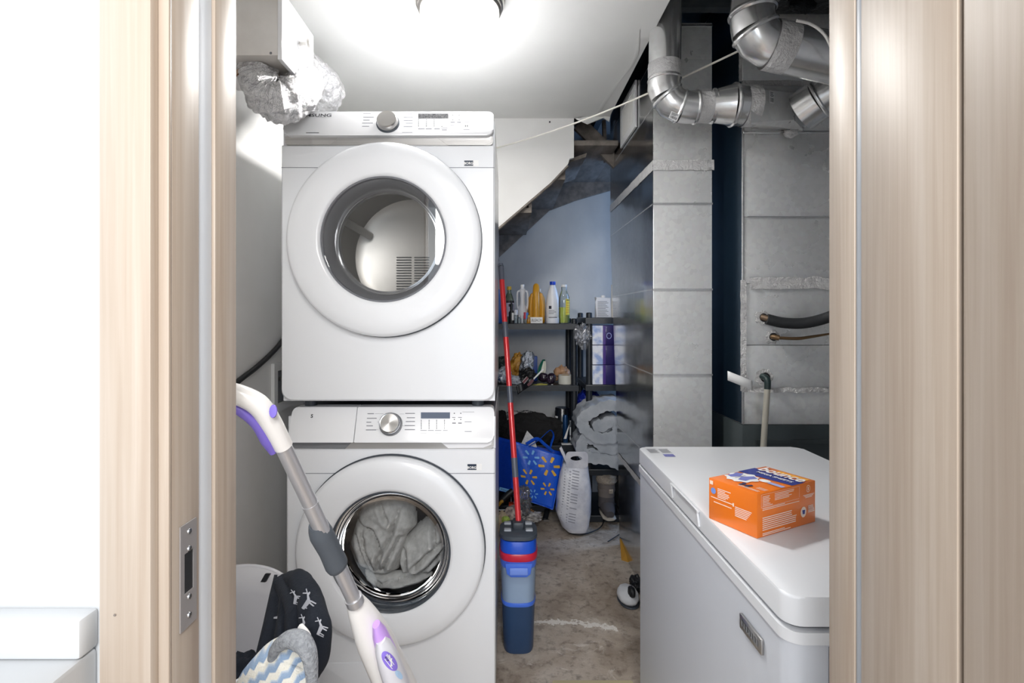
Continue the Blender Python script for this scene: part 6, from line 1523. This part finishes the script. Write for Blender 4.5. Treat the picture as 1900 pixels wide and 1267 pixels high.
# ------------------------------------------------------------------ clutter on the floor
wbk = thing('wire_tray', 'white wire tray with odds and ends on the floor under the blue bag', 'tray', P(935, 950, 3.10))
zt_ = P(930, 946, 3.08).z
for z in (zt_, zt_ - 0.018): sweep('wire', [(-0.10, 3.08, z), (0.02, 3.08, z), (0.028, 3.10, z), (0.028, 3.30, z)], 0.003, M_white, wbk, n=6)
for i in range(5): sweep('wire', [(-0.09 + 0.028 * i, 3.08, zt_), (-0.09 + 0.028 * i, 3.08, 0.004)], 0.0025, M_white, wbk, n=6)
sweep('wire', [(-0.10, 3.08, 0.004), (0.028, 3.08, 0.004), (0.028, 3.30, 0.004)], 0.003, M_white, wbk, n=6)
def junk(name, label, px, py, Yc, sz, m, seed, cat, amp=0.25, ridge=0.2, fb=0.001, rot=0.0):
    return lump(name, P(px, py, Yc), sz, m, None, seed=seed, amp=amp, sub=4, ridge=ridge, flatb=fb, M=Matrix.Rotation(rot, 3, 'Y'), label=label, cat=cat, group='odds and ends on the floor')
dr_ = thing('hand_tool', 'black and orange hand tool lying in the wire tray', 'tool', P(935, 925, 3.14))
sweep('tool_grip', spline([P(922, 943, 3.13), P(930, 930, 3.13), P(942, 918, 3.14), P(952, 910, 3.15)], 6), [0.014, 0.018, 0.02, 0.018], M_black, dr_, n=14)
sweep('tool_trim', spline([P(925, 938, 3.115), P(930, 931, 3.112), P(934, 930, 3.113)], 5), [0.007, 0.010, 0.008], mat('tool_orange', srgb(190, 140, 40), 0.4), dr_, n=12)
box('orange_box', P(944, 940, 3.16).x, P(956, 940, 3.16).x, 3.15, 3.20, zt_ - 0.02, P(944, 935, 3.16).z, mat('vermilion', srgb(206, 70, 30), 0.4), None, bevel=0.002, label='small orange-red box in the wire tray beside the red mop pole', cat='box')
junk('clear_bag', 'crumpled clear plastic bag beside the red mop pole', 970, 930, 3.12, (0.045, 0.04, 0.085), M_film, 3, 'bag', 0.3, 0.4)
junk('beige_rag', 'beige rag on the floor behind the blue mop bucket', 928, 968, 3.02, (0.05, 0.05, 0.055), mat('beige_rag', srgb(190, 170, 140), 0.9), 6, 'rag')
junk('pink_rag', 'patterned pinkish rag on the floor left of the mop pole', 952, 955, 3.07, (0.05, 0.05, 0.05), noise_mat('pink_pattern', srgb(130, 120, 116), srgb(206, 190, 182), 40, rough=0.9), 7, 'rag')
junk('lime_scrap', 'small lime green scrap on the floor by the mop bucket', 938, 964, 2.98, (0.022, 0.02, 0.018), mat('lime', srgb(176, 200, 90), 0.5), 8, 'scrap')
junk('paper_litter', 'torn white paper litter on the floor behind the mop bucket', 985, 958, 3.12, (0.06, 0.05, 0.018), noise_mat('litter', srgb(120, 112, 106), srgb(222, 220, 216), 30, rough=0.8), 9, 'litter', 0.5, 0.4)
junk('leaf_litter', 'small brown leaf scraps on the floor under the bag', 982, 952, 3.16, (0.025, 0.03, 0.02), mat('brown_litter', srgb(140, 104, 66), 0.8), 10, 'litter', 0.5, 0.4)
junk('green_cloth', 'green cloth corner showing under the blue bag', 982, 924, 3.24, (0.03, 0.03, 0.03), mat('green_cloth', srgb(96, 140, 50), 0.8), 11, 'cloth', 0.3, 0.2, TA[0] + 0.001)
sp_ = thing('black_strap', 'black strap with metal buckle lying on the floor under the bag corner', 'strap', P(1015, 968, 3.25))
surf('webbing', lambda u, v: P(1011, 966, 3.28).lerp(P(1016, 946, 3.34), v) + Vector(((u - 0.5) * 0.034, 0, 0.006)), 2, 8, M_black, sp_, thick=0.004)
obox('buckle', P(1008.5, 968, 3.27), (0.036, 0.004, 0), (0, 0.012, 0), (0, 0, 0.012), M_steel, sp_)
sweep('floor_cable', spline([P(1040, 960, 3.32), P(1052, 985, 3.12), P(1075, 992, 3.06), P(1100, 986, 3.1), P(1116, 976, 3.16), P(1122, 960, 3.30)], 8), 0.004, M_black, None, n=8, label='black cord curling around the white sack on the floor', cat='cord')
sweep('dark_twig', [P(1128, 1006, 2.96) + Vector((0, 0, 0.004)), P(1150, 992, 3.06) + Vector((0, 0, 0.004))], 0.003, M_black, None, n=6, label='thin dark stick on the floor near the tall duct', cat='stick')
raw('ochre_cloth', [P(1150, 1000, 2.92), P(1153, 1040, 2.76), P(1176, 1046, 2.72), P(1168, 1020, 2.80), P(1158, 990, 2.95)], [(0, 1, 2, 3, 4)], mat('ochre_cloth', srgb(186, 136, 44), 0.7), None, label='ochre cloth edge sticking out below the tall duct', cat='cloth').modifiers.new('thickness', 'SOLIDIFY').thickness = 0.012
mo_ = thing('slipper', 'white slipper toe with dark patch peeking past the freezer', 'shoe', (P(1165, 1112, 2.36).x, 2.37, 0))
lump('slipper_toe', P(1165, 1103, 2.37), (0.048, 0.075, 0.034), mat('slipper_white', srgb(214, 216, 220), 0.6), mo_, seed=1, amp=0.06, sub=4, flatb=0.004)
lump('dark_patch', P(1172, 1098, 2.33), (0.016, 0.03, 0.024), M_black, mo_, seed=2, amp=0.2, sub=3, flatb=0.006)
lump('slipper_sole', P(1166, 1113, 2.37), (0.049, 0.078, 0.010), M_darkgrey, mo_, seed=3, amp=0.04, sub=3, flatb=0.001)
lump('black_bag', P(1181, 1082, 2.46), (0.03, 0.04, 0.035), M_black, None, seed=4, amp=0.25, sub=4, ridge=0.2, flatb=0.001, label='small black bag on the floor behind the white slipper', cat='bag')
prism('floor_mat', rrect(0.16, 0.445, 1.50, 1.838, 0.01, 4), 0.012, 0.0008, mat('olive_cream_mat', srgb(196, 186, 150), 0.8), None, 'XY', bevel=0.003, label='cream mat edge on the floor at the bottom of the view', cat='mat')
